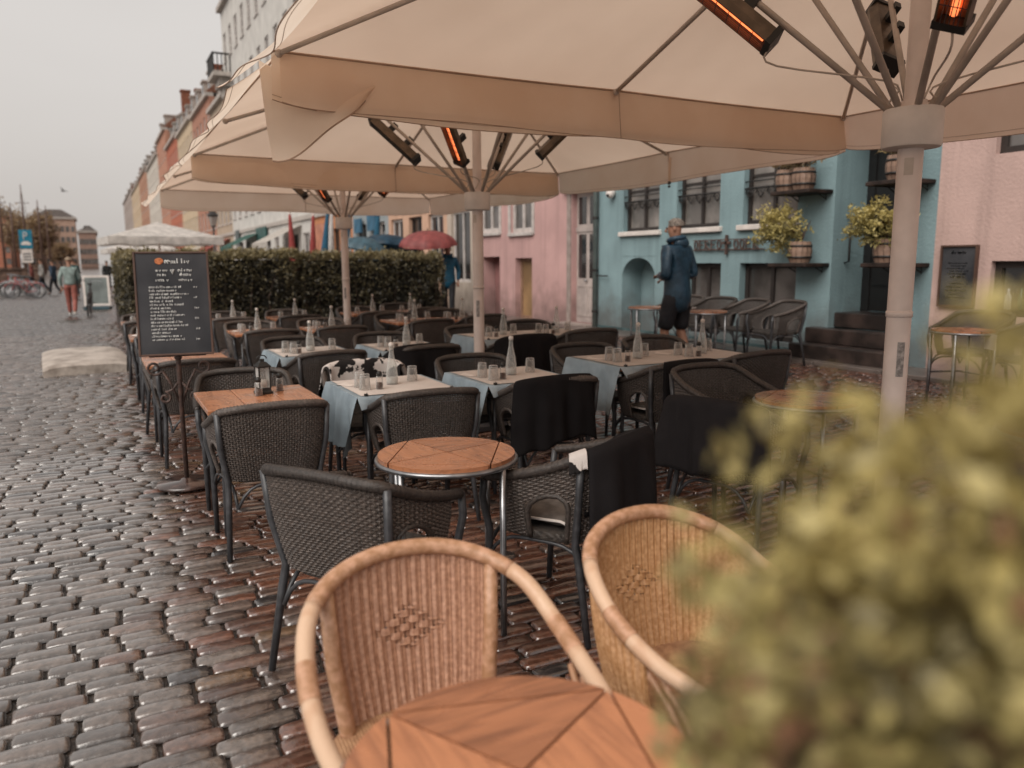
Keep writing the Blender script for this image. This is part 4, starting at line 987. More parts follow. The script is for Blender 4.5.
for (xf, z0, z1, ya, yb) in ((8.22, .2, .44, 7.56, 6.1), (8.50, .44, .64, 7.54, 6.12), (8.80, .64, .84, 7.325, 6.225)):
    b = MB(); b.b2((xf, yb, z0 if z0 > .3 else 0), (FX + .62 if xf > 8.6 else FX - .003, ya, z1), 0, .012); b.build('step', M_step, t, 'auto')
b = MB(); b.tube([(8.95, 7.325, 1.50), (8.95, 7.26, 1.52), (8.95, 7.26, 2.10), (8.95, 7.325, 2.12)], .014, 8); b.build('grab_bar', M_iron, t, True)
b = MB(); b.b2((FX - .35, 5.6, 12.5), (FX + .5, 13.0, 12.75)); b.build('cornice', M_white, t)
b = MB(); b.add([(FX - .3, 5.88, 12.75), (FX - .3, 12.86, 12.75), (FX + 4, 12.86, 16.5), (FX + 4, 5.88, 16.5)], [(0, 1, 2, 3)]); b.build('roof', mat('red_tile_roof', (.20, .08, .05), .8, .3, .2, 12, .4, 30), t)
rebase(t, (FX, 9.3, .24))
# sign with wrought letters
t = thing('letter_sign', 'rusty wrought letter sign with a cross in its middle on the teal wall', 'sign')
b = MB(); b.tube([(FX - .035, 8.50, 1.705), (FX - .035, 10.05, 1.705)], .012, 6)
b.tube([(FX - .035, 8.50, 1.86), (FX - .035, 10.05, 1.86)], .008, 6); b.build('rail', M_rust, t)
rr = random.Random(3); yy = 10.02
b = MB()
while yy > 8.6:
    w_ = rr.uniform(.07, .11); z0 = 1.715; k = rr.randint(0, 3)
    if abs(yy - 9.28) < .11: yy -= .12; continue
    if k == 0: P = [[(0, 0), (0, .14)], [(0, .14), (-w_, .10), (0, .07)], [(0, .07), (-w_, 0)]]
    elif k == 1: P = [[(-w_ / 2 + w_ / 2 * math.cos(q), .07 + .068 * math.sin(q)) for q in [i * PI / 6 for i in range(13)]]]
    elif k == 2: P = [[(0, 0), (0, .14), (-w_, 0), (-w_, .14)]]
    else: P = [[(0, .14), (0, 0), (-w_, 0)], [(0, .07), (-w_ * .8, .07)], [(0, .14), (-w_, .14)]]
    for pl in P: b.tube([(FX - .04, yy + q[0], z0 + q[1]) for q in pl], .013, 5)
    yy -= w_ + .045
b.build('letters', M_rust, t); b = MB(); b.box((FX - .045, 9.28, 1.78), (.03, .045, .30)); b.box((FX - .046, 9.28, 1.81), (.028, .17, .04)); b.build('cross', M_rust, t); rebase(t, (FX, 9.28, 1.7))
# drain pipe, camera, cable bracket
t = thing('drain_pipe', 'grey green drain pipe between the teal and pink houses', 'drain pipe', (FX - .07, 12.86, .24))
b = MB(); b.tube([(0, 0, 0), (0, 0, 12)], .05, 12); b.build('pipe', mat('grey_pipe', (.20, .24, .23), .5), t, True); b = MB()
for zz in (.3, 1.1, 2.1, 3.1, 5, 7): b.tube([(0, 0, zz), (0, 0, zz + .05)], .06, 12)
b.tube([(0, -.02, 1.02), (-.02, -.45, 1.02)], .014, 6); b.build('bracket', M_iron, t)
t = thing('security_camera', 'white dome security camera high on the teal wall by the pipe', 'camera', (FX - .09, 12.35, 2.78)); b = MB(); b.ball((0, 0, 0), .085, 14, 10); b.box((.05, 0, .03), (.08, .10, .10)); b.build('housing', M_white, t, True); b = MB(); b.ball((-.065, -.02, -.03), .032, 10, 8); b.build('lens', M_black, t, True)

# --- pink house
t = thing('house', 'pink rendered house with white windows and a grey panelled door', 'house')
M_pink = stucco('pink_render', (.55, .34, .32)); M_doorg = mat('weathered_grey_door', (.47, .40, .37), .7, .3, .12, 4, .2, 60)
dr = (12.98, 13.82, .30, 2.92); pw = [(15.47, 16.5, 2.2, 3.6), (17.08, 18.16, 2.25, 3.6)]; pb = [(15.5, 16.3, .22, 1.62), (17.1, 18.1, .15, 1.66)]
b = MB(); wall_holes(b, FX, .4, 12.86, 18.5, -.1, 11.5, [dr] + pw + pb + [(yy, yy + 1.0, zz, zz + 1.5) for zz in (5.0, 7.8) for yy in (13.2, 14.8, 16.6)]); b.b2((FX + .42, 12.9, -.1), (FX + .44, 18.4, 11.4))
b.build('wall', M_pink, t)
b = MB(); b.b2((FX - .14, 12.88, 2.96), (FX + .0, 14.1, 3.08)); b.b2((FX - .03, 13.84, .25), (FX - .002, 13.98, 2.94)); b.b2((FX - .03, 12.88, .25), (FX - .002, 12.96, 2.94)); b.b2((FX - .25, 12.9, .18), (FX + .0, 14.0, .29)); b.build('door_surround', mat('greige_stone', (.36, .29, .26), .8), t)
b = MB(); X = FX + .12; b.b2((X, dr[0], dr[2]), (X + .05, dr[1], dr[3]))
for (a, c) in ((13.04, 13.36), (13.44, 13.76)):
    b.b2((X - .012, a - .03, .42), (X, c + .03, .46)); b.b2((X - .012, a - .03, 1.02), (X, c + .03, 1.06)); b.b2((X - .012, a - .03, .46), (X, a, 1.02)); b.b2((X - .012, c, .46), (X, c + .03, 1.02))
b.b2((X - .02, 12.98, 2.13), (X, 13.82, 2.22)); d_ = b.build('door', M_doorg, t)
b = MB()
for (a, c) in ((13.06, 13.34), (13.46, 13.74)): b.b2((X - .004, a, 1.2), (X - .001, c, 2.08)); b.b2((X - .004, a, 2.28), (X - .001, c, 2.82))
b.build('pane', P_dk, d_); b = MB(); b.ball((X - .04, 13.42, 1.15), .03); b.build('handle', M_steel, d_)
for h in pw:
    w_ = window(t, FX, h, M_whfr, P_mid, 2, 2, .05, .10, True, M_whfr)
    b = MB(); b.b2((FX - .03, h[0] - .10, h[2] - .05), (FX - .002, h[0] - .002, h[3])); b.build('casing', M_whfr, w_)
    b = MB(); b.b2((FX - .03, h[1] + .002, h[2] - .05), (FX - .002, h[1] + .10, h[3])); b.build('casing', M_whfr, w_)
window(t, FX, pb[0], mat('tan_frame', (.30, .18, .12), .7), mat('amber_board', (.36, .22, .11), .5, .4, .2, 1.5), 1, 1, .14, .07, True, mat('pink_sill', (.36, .22, .20), .8))
b = MB(); b.b2((FX + .36, 17.12, .16), (FX + .40, 18.08, 1.64)); b.build('blind_niche', stucco('pink_niche_shade', (.40, .20, .19)), t)  # niche back: shadow of the recess painted as a darker pink
for zz in (5.0, 7.8):
    for yy in (13.2, 14.8, 16.6): window(t, FX, (yy, yy + 1.0, zz, zz + 1.5), M_whfr, P_dk, 2, 3, .1, .07, True)
b = MB(); b.b2((FX - .3, 12.88, 11.5), (FX + .4, 18.5, 11.75)); b.build('cornice', M_white, t)
b = MB(); b.add([(FX - .3, 12.9, 11.76), (FX - .3, 18.5, 11.76), (FX + 4, 18.5, 15.5), (FX + 4, 12.9, 15.5)], [(0, 1, 2, 3)]); b.build('roof', MATS['red_tile_roof'], t); rebase(t, (FX, 15.7, .24))

# --- salmon house on the right
t = thing('house', 'pale salmon rendered house at the right edge with dark framed windows', 'house')
M_salm = stucco('salmon_render', (.58, .405, .36)); sw = [(3.9, 5.26, 2.66, 3.9), (3.4, 5.20, .92, 1.52), (.8, 2.2, 2.66, 3.9), (.6, 2.4, .92, 1.52)]
b = MB(); wall_holes(b, FX, .4, -4, 5.88, -.1, 11, sw); b.b2((FX + .42, -4, -.1), (FX + .44, 5.86, 11)); b.build('wall', M_salm, t)
for h in sw:
    w_ = window(t, FX, h, M_dkfr, P_mid if h[2] > 2 else P_dk, 2, 1, .08, .075, False)
b = MB(); b.b2((FX - .3, -4, 11), (FX + .4, 5.86, 11.3)); b.build('cornice', M_white, t); rebase(t, (FX, 1, .24))
rr = random.Random(11)
for k in range(6):
    yy = 5.02 - k * .14; b = MB(); hh = rr.uniform(.18, .27); b.lathe([(.0005, 0), (.032, 0), (.034, .01), (.034, hh * .6), (.013, hh * .8), (.013, hh), (.0005, hh)], n=10)
    o = b.build('bottle', [M_glassb, mat('green_bottle', (.03, .07, .04), .1, .8), M_white][k % 3], None, True); o.location = (FX + .05, yy, 1.0); tag(o, 'bottle standing in the low dark framed window of the salmon house', 'bottle', 'bottles in the low window')
# wall menu
t = thing('wall_menu', 'framed blackboard menu hung on the salmon house wall', 'menu board', (FX - .02, 5.555, 1.35))
b = MB(); b.b2((-.01, -.195, -.33), (.018, .195, .33)); bo = b.build('board', M_board, t)
b = MB()
for a, c in (((-.03, -.215, -.35), (.018, -.195, .35)), ((-.03, .195, -.35), (.018, .215, .35)), ((-.03, -.195, .33), (.018, .195, .35)), ((-.03, -.195, -.35), (.018, .195, -.33))): b.b2(a, c)
b.build('frame', M_bfr, t); b = MB(); rr = random.Random(4)
for (a, c, z, h) in [(-.09, .08, .25, .04), (-.12, .11, .14, .018), (-.09, .10, .11, .018), (-.13, .09, .08, .018), (-.10, .12, .05, .018), (-.12, .10, .02, .018), (-.08, .08, -.02, .03), (-.07, .07, -.09, .018), (-.12, .11, -.13, .022), (-.13, .12, -.17, .022), (-.11, .09, -.21, .018), (-.12, .11, -.25, .018)]: strokes(b, a, c, z, h, 0, rr)
b.v = [(-.0125, -x, z) for (x, yv, z) in b.v]; b.build('writing', M_chalk, bo)

# --- barrels with shrubs on wall shelves
M_barrel = wood('old_barrel_wood', (.28, .18, .13), (.08, .045, .032), 2, .7, 0); M_leafy = leaf_mat('yellow_green_leaves', (.045, .045, .02), (.22, .19, .07), (.56, .46, .17), .3)
def ball_pts(c, r, holes=.2, amp=.45):
    def f(g, n):
        d = g.normal(size=(n, 3)); d /= np.linalg.norm(d, axis=1)[:, None]; rad = g.random(n) ** .45
        lump = np.array([noise.noise(Vector((q[0] * 2.2 + c[0], q[1] * 2.2 + c[1], q[2] * 2.2))) for q in d]); P = d * (rad * (1 + amp * lump))[:, None] * np.array(r) + np.array(c)
        cl = np.array([noise.noise(Vector((p[0] / r[0] * 2.4, p[1] / r[0] * 2.4, p[2] / r[0] * 2.4 + 5))) for p in P]); keep = cl > -holes
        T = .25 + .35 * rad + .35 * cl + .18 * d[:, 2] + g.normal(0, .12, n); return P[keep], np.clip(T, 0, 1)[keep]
    return f
def barrel(y, z, label, plant, seed, x=8.42):
    t = thing('barrel_planter', label, 'planter', (x, y, z), 0, 'cut down barrels used as planters on wall shelves'); b = MB()
    prof = [(.125, 0), (.15, .07), (.158, .15), (.15, .23), (.14, .28)]
    n = 14
    for k in range(n):
        a0, a1 = 2 * PI * k / n + .02, 2 * PI * (k + 1) / n - .02; tone = random.uniform(-.2, .2); vs = []
        for (r, q) in prof: vs += [(r * math.cos(a0), r * math.sin(a0), q), (r * math.cos(a1), r * math.sin(a1), q)]
        b.add(vs, [(2 * i, 2 * i + 1, 2 * i + 3, 2 * i + 2) for i in range(len(prof) - 1)], tone)
    b.lathe([(.0005, .0), (.12, .0), (.12, .24), (.0005, .24)], n=14); b.build('barrel', M_barrel, t)
    b = MB(); b.lathe([(.152, .06), (.156, .06), (.160, .085), (.155, .085)], n=24); b.lathe([(.155, .21), (.158, .21), (.154, .235), (.150, .235)], n=24); b.build('hoop', M_iron, t, True)
    if plant: leaves('foliage', ball_pts(plant[0], plant[1], .05, .95), plant[2], plant[3], M_leafy if plant[4] else leaf_mat('dry_twiggy_leaves', (.04, .03, .02), (.12, .08, .045), (.28, .2, .09), .2), t, seed=seed, aspect=2.6)
    b = MB(); rr = random.Random(seed)
    for k in range(7): a = rr.uniform(0, 6.28); b.tube([(0, 0, .2), (.08 * math.cos(a), .08 * math.sin(a), .4), (.2 * math.cos(a), .25 * math.sin(a), .55)], [.008, .006, .003], 5)
    b.build('stem', M_bfr, t); return t
def shelf(y0, y1, z, label):
    t = thing('wall_shelf', label, 'shelf', (8.7, (y0 + y1) / 2, z), 0, 'dark plank shelves holding the barrels'); d = (y1 - y0) / 2; b = MB(); b.b2((-.46, -d, -.05), (-.0, d, 0), 0, .008); b.build('plank', mat('dark_plank', (.045, .028, .022), .6, .3, .3, 6), t)
    for s in (-1, 1): b = MB(); b.tube([(-.42, s * d * .7, -.05), (-.02, s * d * .7, -.05), (-.02, s * d * .7, -.12), (-.15, s * d * .7, -.06)], .009, 6); b.build('bracket', M_iron, t)
shelf(7.36, 8.02, 1.50, 'lower left plank shelf on the teal corner'); shelf(7.36, 8.02, 2.46, 'upper left plank shelf on the teal corner')
shelf(5.92, 6.52, 1.50, 'lower plank shelf right of the black door'); shelf(5.92, 6.52, 2.46, 'upper plank shelf right of the black door')
barrel(7.62, 1.505, 'barrel with a large yellow green shrub on the lower left shelf', ((-.08, .30, .46), (.26, .34, .30), 6500, .021, True), 31)
barrel(7.62, 2.465, 'barrel with dry twigs on the upper left shelf', ((0, .05, .40), (.20, .25, .14), 700, .030, False), 32); barrel(7.9, 2.465, 'second dark barrel on the upper left shelf', ((0, 0, .36), (.15, .15, .12), 400, .03, False), 33)
barrel(6.30, 1.505, 'barrel with a spreading yellow shrub behind the big pole', ((-.08, .12, .46), (.24, .36, .26), 6000, .021, True), 34)
barrel(6.20, 2.465, 'barrel on the upper shelf right of the black door', ((0, 0, .38), (.18, .22, .12), 500, .03, False), 35)

# --- houses farther along
def house(y0, y1, h, col, label, fl, cols, seed, mf=M_whfr, gable=False, dorm=2, ground=None, panes=P_mid, fh=None):
    rr = random.Random(seed); t = thing('house', label, 'house'); mw = stucco('render_' + str(seed), col) ; holes = []
    gh = 3.6; sh = (h - gh - .8) / fl; cw = (y1 - y0) / cols
    ww = min(1.05, cw * .55)
    for f_ in range(fl):
        for c_ in range(cols): yc = y0 + cw * (c_ + .5); z = gh + f_ * sh + .45 * sh * .6; holes.append((yc - ww / 2, yc + ww / 2, z, z + min(1.75, sh * .62)))
    gr = []
    for c_ in range(cols): yc = y0 + cw * (c_ + .5); gr.append((yc - ww * .62, yc + ww * .62, .4 if c_ % 3 == 1 else 1.0, 2.9))
    b = MB(); wall_holes(b, FX, .4, y0 + .005, y1 - .005, -.1, h, holes + gr); b.b2((FX + .42, y0, -.1), (FX + 8, y1, h - .05)); b.build('wall', mw, t)
    for hh in holes: window(t, FX, hh, mf, panes, 2, 3, .06, .07, True, mf)
    for k, hh in enumerate(gr):
        if k % 3 == 1: window(t, FX, hh, M_dkfr if k % 2 else mf, P_dk, 2, 1, .12, .08, name='shop_door')
        else: window(t, FX, hh, mf, P_dk, 2, 1, .08, .08)
    b = MB(); b.b2((FX - .28, y0 + .01, h), (FX + .35, y1 - .01, h + .28)); b.build('cornice', mat('stone_trim', (.46, .41, .37), .75), t); b = MB(); b.b2((FX - .10, y0 + .01, gh - .12), (FX - .002, y1 - .01, gh + .08)); b.build('string_course', MATS['stone_trim'], t)
    rc = [(.19, .075, .05), (.075, .07, .07), (.24, .10, .06)][seed % 3]; mr_ = mat('tiles_%d' % (seed % 3), rc, .75, .3, .25, 8, .5, 14)
    rh = 3.2 if not gable else 4.5
    b = MB(); b.prism([(y0 + .02, 0), (y1 - .02, 0), (y1 - .02, .1), (y0 + .02, .1)], 0, .05) if False else None
    vs = [(FX - .25, y0 + .02, h + .29), (FX - .25, y1 - .02, h + .29), (FX + 3.2, y1 - .02, h + rh), (FX + 3.2, y0 + .02, h + rh), (FX + 7.8, y0 + .02, h + .29), (FX + 7.8, y1 - .02, h + .29)]
    b.add(vs, [(0, 1, 2, 3), (3, 2, 5, 4), (0, 3, 4), (1, 5, 2)]); rf = b.build('roof', mr_, t)
    for k in range(dorm):
        yc = y0 + (y1 - y0) * (k + .5) / dorm; b = MB(); b.b2((FX + .35, yc - .6, h + .4), (FX + 2.6, yc + .6, h + 2.1)); b.b2((FX + .25, yc - .72, h + 2.1), (FX + 2.8, yc + .72, h + 2.25)); b.build('dormer', mat('dormer_paint', (.40, .35, .31), .7), rf)
        b = MB(); b.b2((FX + .32, yc - .45, h + .8), (FX + .349, yc + .45, h + 1.9)); b.build('dormer_pane', P_dk, rf)
    yc = y0 + .9; b = MB(); b.b2((FX + 2.2, yc - .5, h + 1), (FX + 3.2, yc + .5, h + rh + 1.5)); b.b2((FX + 2.1, yc - .6, h + rh + 1.5), (FX + 3.3, yc + .6, h + rh + 1.7)); b.build('chimney', mat('chimney_brick', (.26, .10, .06), .85, .2, .2, 5), rf)
    rebase(t, (FX, (y0 + y1) / 2, .24)); return t
house(18.5, 20.3, 11.5, (.50, .42, .35), 'narrow cream house beside the pink one', 2, 1, 101, dorm=0)
house(20.3, 25.2, 12.5, (.60, .38, .27), 'peach house with white windows above the umbrellas', 3, 3, 102, dorm=1)
house(25.2, 29.3, 12, (.30, .33, .34), 'grey blue house with blue signs on its front', 3, 2, 103, dorm=1)
house(29.3, 35.6, 12.6, (.55, .24, .12), 'orange red house behind the closed blue parasols', 3, 4, 104, dorm=2)
wh = house(35.6, 58, 18.0, (.58, .555, .52), 'tall pale grey corner house with a balcony under its eaves', 4, 10, 105, dorm=0)
house(58, 66, 12.8, (.42, .33, .25), 'beige house just beyond the tall pale one', 3, 4, 106, dorm=2)
house(66, 78, 14.2, (.40, .20, .14), 'brick red house with two dormers', 4, 5, 107, dorm=3)
house(78, 92, 14.5, (.54, .42, .29), 'ochre house with a long dormered roof', 4, 6, 108, dorm=3)
house(92, 106, 15.0, (.42, .14, .085), 'dark brick house with a stepped chimney', 4, 6, 109, dorm=3)
house(106, 120, 17.5, (.44, .22, .15), 'tall orange gabled house', 4, 5, 110, dorm=2)
house(120, 145, 16.3, (.55, .50, .44), 'long grey house far along the quay', 4, 9, 111, dorm=4)
house(145, 170, 17.2, (.40, .22, .15), 'long brown house far along the quay', 4, 9, 112, dorm=4)
house(170, 205, 17.0, (.52, .40, .28), 'long tan house far along the quay', 4, 10, 113, dorm=4)
house(205, 260, 18.5, (.36, .30, .27), 'last grey brown house at the end of the street', 4, 12, 114, dorm=3)
# balcony of the tall house
t = thing('balcony', 'stone balcony with iron railing near the eaves of the tall pale house', 'balcony', (FX, 56.3, 13.4)); b = MB(); b.b2((-1.1, -1.4, 0), (-.01, 1.4, .25)); b.b2((-.7, -1.0, -.5), (-.01, 1.0, 0)); b.b2((-.4, -.6, -1.1), (-.01, .6, -.5)); b.build('slab', MATS['stone_trim'], t); b = MB()
for k in range(15): b.tube([(-1.05, -1.35 + 2.7 * k / 14, .25), (-1.05, -1.35 + 2.7 * k / 14, 1.3)], .035, 4)
for k in range(5): b.tube([(-1.05 + k * .25, -1.35, .25), (-1.05 + k * .25, -1.35, 1.3)], .035, 4)
b.b2((-1.12, -1.4, 1.3), (-.98, 1.4, 1.4)); b.b2((-1.1, -1.4, 1.3), (0, -1.3, 1.4)); b.build('railing', M_iron, t)

# ------------------------------------------------------------------ people (skin modifier over a posed skeleton)
def skin(verts, edges, radii, sub=2, smooth=True):
    me = bpy.data.meshes.new('tmp'); me.from_pydata([tuple(v) for v in verts], edges, []); o = bpy.data.objects.new('tmp', me); COL.objects.link(o)
    o.modifiers.new('s', 'SKIN')
    for i, r in enumerate(radii):
        q = me.skin_vertices[0].data[i]; q.radius = r if isinstance(r, tuple) else (r, r)
    me.skin_vertices[0].data[0].use_root = True
    sb = o.modifiers.new('u', 'SUBSURF'); sb.levels = sub; sb.render_levels = sub
    bpy.context.view_layer.update(); dg = bpy.context.evaluated_depsgraph_get(); m2 = bpy.data.meshes.new_from_object(o.evaluated_get(dg))
    bpy.data.objects.remove(o); bpy.data.meshes.remove(me); m2.polygons.foreach_set('use_smooth', [True] * len(m2.polygons)); return m2
def chain(V, E, Rr, pts, start=None):
    """append a chain of (point, radius) to a skeleton; start = index it grows from"""
    prev = start
    for (p_, r_) in pts:
        V.append(Vector(p_)); Rr.append(r_); i = len(V) - 1
        if prev is not None: E.append((prev, i))
        prev = i
    return prev
def meshobj(me, name, m, parent): me.name = name; me.materials.clear(); me.materials.append(m); o = bpy.data.objects.new(name, me); COL.objects.link(o); o.parent = parent; return o
M_skin = mat('skin', (.34, .18, .12), .5, .4, .06, 20)
def garment(name, col, rough=.7, **k): return mat(name, col, rough, .3, .15, 9, .5, 22, **k)
def person(label, loc, rz, S, pose, top, bottom, hair, shorts=False, long_top=False, hood=False, group=None, shoes=(.03, .03, .03), detail=True, hairlen=0):
    """pose: joint positions for a 1.8 m figure facing +Y; S = scale"""
    t = thing('person', label, 'person', loc, rz, group); J = {k: Vector(v) * S for k, v in pose.items()}
    V, E, Rr = [], [], []; s = S
    pel = chain(V, E, Rr, [(J['pelvis'], (.135 * s, .10 * s))]); chest = chain(V, E, Rr, [(J['pelvis'].lerp(J['chest'], .5), (.125 * s, .095 * s)), (J['chest'], (.15 * s, .105 * s))], pel)
    nk = chain(V, E, Rr, [(J['neck'], .058 * s), (J['neck'].lerp(J['head'], .45), .056 * s)], chest)
    up = (J['head'] - J['neck']).normalized(); fwd = J.get('look', Vector((0, 1, 0)) * s).normalized()
    chain(V, E, Rr, [(J['head'] + fwd * .01 * s, (.072 * s, .082 * s)), (J['head'] + up * .075 * s, (.078 * s, .096 * s)), (J['head'] + up * .135 * s - fwd * .008 * s, (.060 * s, .075 * s))], nk)
    for sd in ('l', 'r'):
        sh, el, wr = J['sh_' + sd], J['el_' + sd], J['wr_' + sd]; dr = (wr - el).normalized()
        w_ = chain(V, E, Rr, [(sh, .062 * s), (sh.lerp(el, .5), .048 * s), (el, .040 * s), (el.lerp(wr, .4), .040 * s), (wr, .026 * s), (wr + dr * .05 * s, (.034 * s, .018 * s))], chest)
        hip, kn, an = J['hip_' + sd], J['kn_' + sd], J['an_' + sd]; tip = an + (Vector((0, .16, -.055)) * s if 'toe_' + sd not in J else J['toe_' + sd] - an)
        chain(V, E, Rr, [(hip, .092 * s), (hip.lerp(kn, .5), .076 * s), (kn, .055 * s), (kn.lerp(an, .35), .056 * s), (an.lerp(kn, .12), .036 * s), (an, .038 * s), (an.lerp(tip, .55), (.040 * s, .028 * s)), (tip, (.032 * s, .018 * s))], pel)
    body = skin(V, E, Rr, 2 if detail else 1); bo = meshobj(body, 'body', M_skin, t)
    if detail:
        fb = MB()
        for sd in ('l', 'r'):
            wr = J['wr_' + sd]; dr = (wr - J['el_' + sd]).normalized(); side = dr.cross(Vector((0, 0, 1))).normalized(); dn = dr.cross(side)
            for k in range(4):
                o0 = wr + dr * .075 * s + side * (.012 * (k - 1.5) * 1.35) * s; L_ = (.065, .078, .074, .058)[k] * s
                fb.tube([o0 - dr * .03 * s, o0 + dr * L_ * .4, o0 + dr * L_ * .75 + dn * .012 * s, o0 + dr * L_ * .85 + dn * .030 * s], [.009 * s, .0085 * s, .008 * s, .006 * s], 6)
            o0 = wr + dr * .025 * s + side * .026 * s; fb.tube([o0, o0 + side * .02 * s + dr * .025 * s, o0 + side * .022 * s + dr * .055 * s + dn * .01 * s], [.011 * s, .010 * s, .007 * s], 6)
        hc = J['head'] + up * .05 * s; rt_ = fwd.cross(up).normalized()
        fb.tube([hc + fwd * .085 * s + up * .02 * s, hc + fwd * .112 * s - up * .018 * s, hc + fwd * .088 * s - up * .028 * s], [.010 * s, .016 * s, .012 * s], 6)
        for q in (-1, 1): fb.ball(hc + rt_ * q * .080 * s - up * .005 * s - fwd * .008 * s, (.014 * s, .022 * s, .032 * s), 8, 6)
        # fingers, nose and ears join the body's own mesh
        n0 = len(body.vertices); vs = [v.co[:] for v in body.vertices] + fb.v; fs = [tuple(p_.vertices) for p_ in body.polygons] + [tuple(i + n0 for i in f) for f in fb.f]
        me = bpy.data.meshes.new('body'); me.from_pydata(vs, [], fs); me.materials.append(M_skin); me.polygons.foreach_set('use_smooth', [True] * len(me.polygons)); bo.data = me
        eb = MB()
        for q in (-1, 1): eb.ball(hc + fwd * .090 * s + rt_ * q * .032 * s + up * .018 * s, .010 * s, 6, 5)
        eb.build('eye', M_black, t)
    # hair
    hb = MB(); hc = J['head'] + up * .088 * s - fwd * .014 * s
    def hr(u, v):
        th = v * PI * .52; ph = u * 2 * PI; d_ = Vector((math.sin(th) * math.cos(ph), math.sin(th) * math.sin(ph), math.cos(th)))
        if d_.y > .25 and v > .62: d_.y *= .8
        low = hairlen * .10 * max(0, v - .7) * (1 if d_.y < .2 else 0)
        bump = 1 + .05 * noise.noise(d_ * 5)
        loc_ = Vector((d_.x * .087 * s, d_.y * .105 * s, d_.z * .090 * s - low * s)) * bump
        rot = fwd.to_track_quat('Y', 'Z'); return hc + rot @ loc_
    hb.grid(hr, 18, 10); hb.build('hair', hair, t, True)
    # top garment
    V, E, Rr = [], [], []; k = .028
    low = J['pelvis'] + Vector((0, 0, -.26 if long_top else -.02)) * s
    a = chain(V, E, Rr, [(low, ((.215 if long_top else .165) * s, (.165 if long_top else .13) * s)), (J['pelvis'] + Vector((0, 0, .05)) * s, (.195 * s, .15 * s)), (J['pelvis'].lerp(J['chest'], .55), (.165 * s, .13 * s)), (J['chest'], (.20 * s, .15 * s)), (J['chest'].lerp(J['neck'], .6), (.13 * s, .11 * s)), (J['neck'] + up * .01 * s, (.075 * s, .075 * s))])
    for sd in ('l', 'r'):
        sh, el, wr = J['sh_' + sd], J['el_' + sd], J['wr_' + sd]
        chain(V, E, Rr, [(sh, .082 * s), (sh.lerp(el, .5), .068 * s), (el, .062 * s), (el.lerp(wr, .5), .056 * s), (el.lerp(wr, .93), .042 * s)], 3)
    jk = skin(V, E, Rr, 2); jo = meshobj(jk, 'jacket', top, t)
    if hood:
        b = MB(); nb = J['neck'] - fwd * .055 * s
        b.ball(nb + Vector((0, 0, .0)), (.115 * s, .075 * s, .075 * s), 16, 10); b.tube([J['neck'] + Vector((.10 * math.cos(q) * s, .085 * math.sin(q) * s, .045 * s - .02 * s * math.sin(q))) for q in [2 * PI * i / 16 for i in range(16)]], .03 * s, 8, closed=True)
        b.build('hood', top, jo, True)
        b = MB(); c0 = low + Vector((.10, -.168, .09)) * s; b.box(c0, (.13 * s, .004, .014 * s), .25); b.build('reflective_strip', M_white, jo)
    # trousers or shorts
    V, E, Rr = [], [], []; chain(V, E, Rr, [(J['pelvis'] + Vector((0, 0, .02)) * s, (.10 * s, .09 * s))])
    for sd in ('l', 'r'):
        hip, kn, an = J['hip_' + sd], J['kn_' + sd], J['an_' + sd]
        if shorts: chain(V, E, Rr, [(hip - Vector((0, 0, .02 * s)), .118 * s), (hip.lerp(kn, .5), .105 * s), (hip.lerp(kn, 1.0), .092 * s)], 0)
        else: chain(V, E, Rr, [(hip - Vector((0, 0, .02 * s)), .108 * s), (hip.lerp(kn, .5), .092 * s), (kn, .078 * s), (kn.lerp(an, .5), .070 * s), (kn.lerp(an, .96), .062 * s)], 0)
    meshobj(skin(V, E, Rr, 2 if detail else 1), 'shorts' if shorts else 'trousers', bottom, t)
    for sd in ('l', 'r'):
        an = J['an_' + sd]; tip = (Vector((0, .18, -.05)) * s + an) if 'toe_' + sd not in J else J['toe_' + sd]
        me = skin([an - Vector((0, .035, .03)) * s, an.lerp(tip, .5) - Vector((0, 0, .015)) * s, tip], [(0, 1), (1, 2)], [(.05 * s, .05 * s), (.05 * s, .036 * s), (.04 * s, .025 * s)], 2)
        meshobj(me, 'shoe', mat('shoe_%.2f' % shoes[0], shoes, .5), t)
    return t
WALK = dict(pelvis=(0, 0, .95), chest=(0, .02, 1.33), neck=(0, .01, 1.50), head=(0, .03, 1.615), look=(0, 1, 0), sh_l=(-.185, .01, 1.43), sh_r=(.185, .01, 1.43), el_l=(-.25, -.10, 1.15), el_r=(.25, .06, 1.15), wr_l=(-.24, -.02, .90), wr_r=(.22, .24, .96),
            hip_l=(-.095, 0, .92), hip_r=(.095, 0, .92), kn_l=(-.10, .13, .50), kn_r=(.10, -.02, .50), an_l=(-.10, .20, .09), an_r=(.10, -.26, .13))
JOG = dict(pelvis=(0, 0, .93), chest=(0, .03, 1.34), neck=(0, .03, 1.50), head=(.0, .05, 1.615), look=(-.45, .9, -.05), sh_l=(-.19, .02, 1.42), sh_r=(.19, .02, 1.42), el_l=(-.27, -.03, 1.14), el_r=(.27, -.04, 1.14), wr_l=(-.12, .18, 1.13), wr_r=(.10, .20, 1.09),
           hip_l=(-.10, 0, .90), hip_r=(.10, 0, .90), kn_l=(-.13, .08, .49), kn_r=(.12, .03, .48), an_l=(-.14, .02, .09), an_r=(.14, -.10, .09))
M_navy = garment('navy_shell_jacket', (.026, .062, .098), .42, coat=.15); M_blk = garment('black_cloth', (.018, .018, .022)); M_hg = mat('grey_hair', (.30, .25, .21), .8, .2, .3, 60, .5, 90); M_hb = mat('brown_hair', (.07, .045, .03), .8, .2, .3, 60, .5, 90)
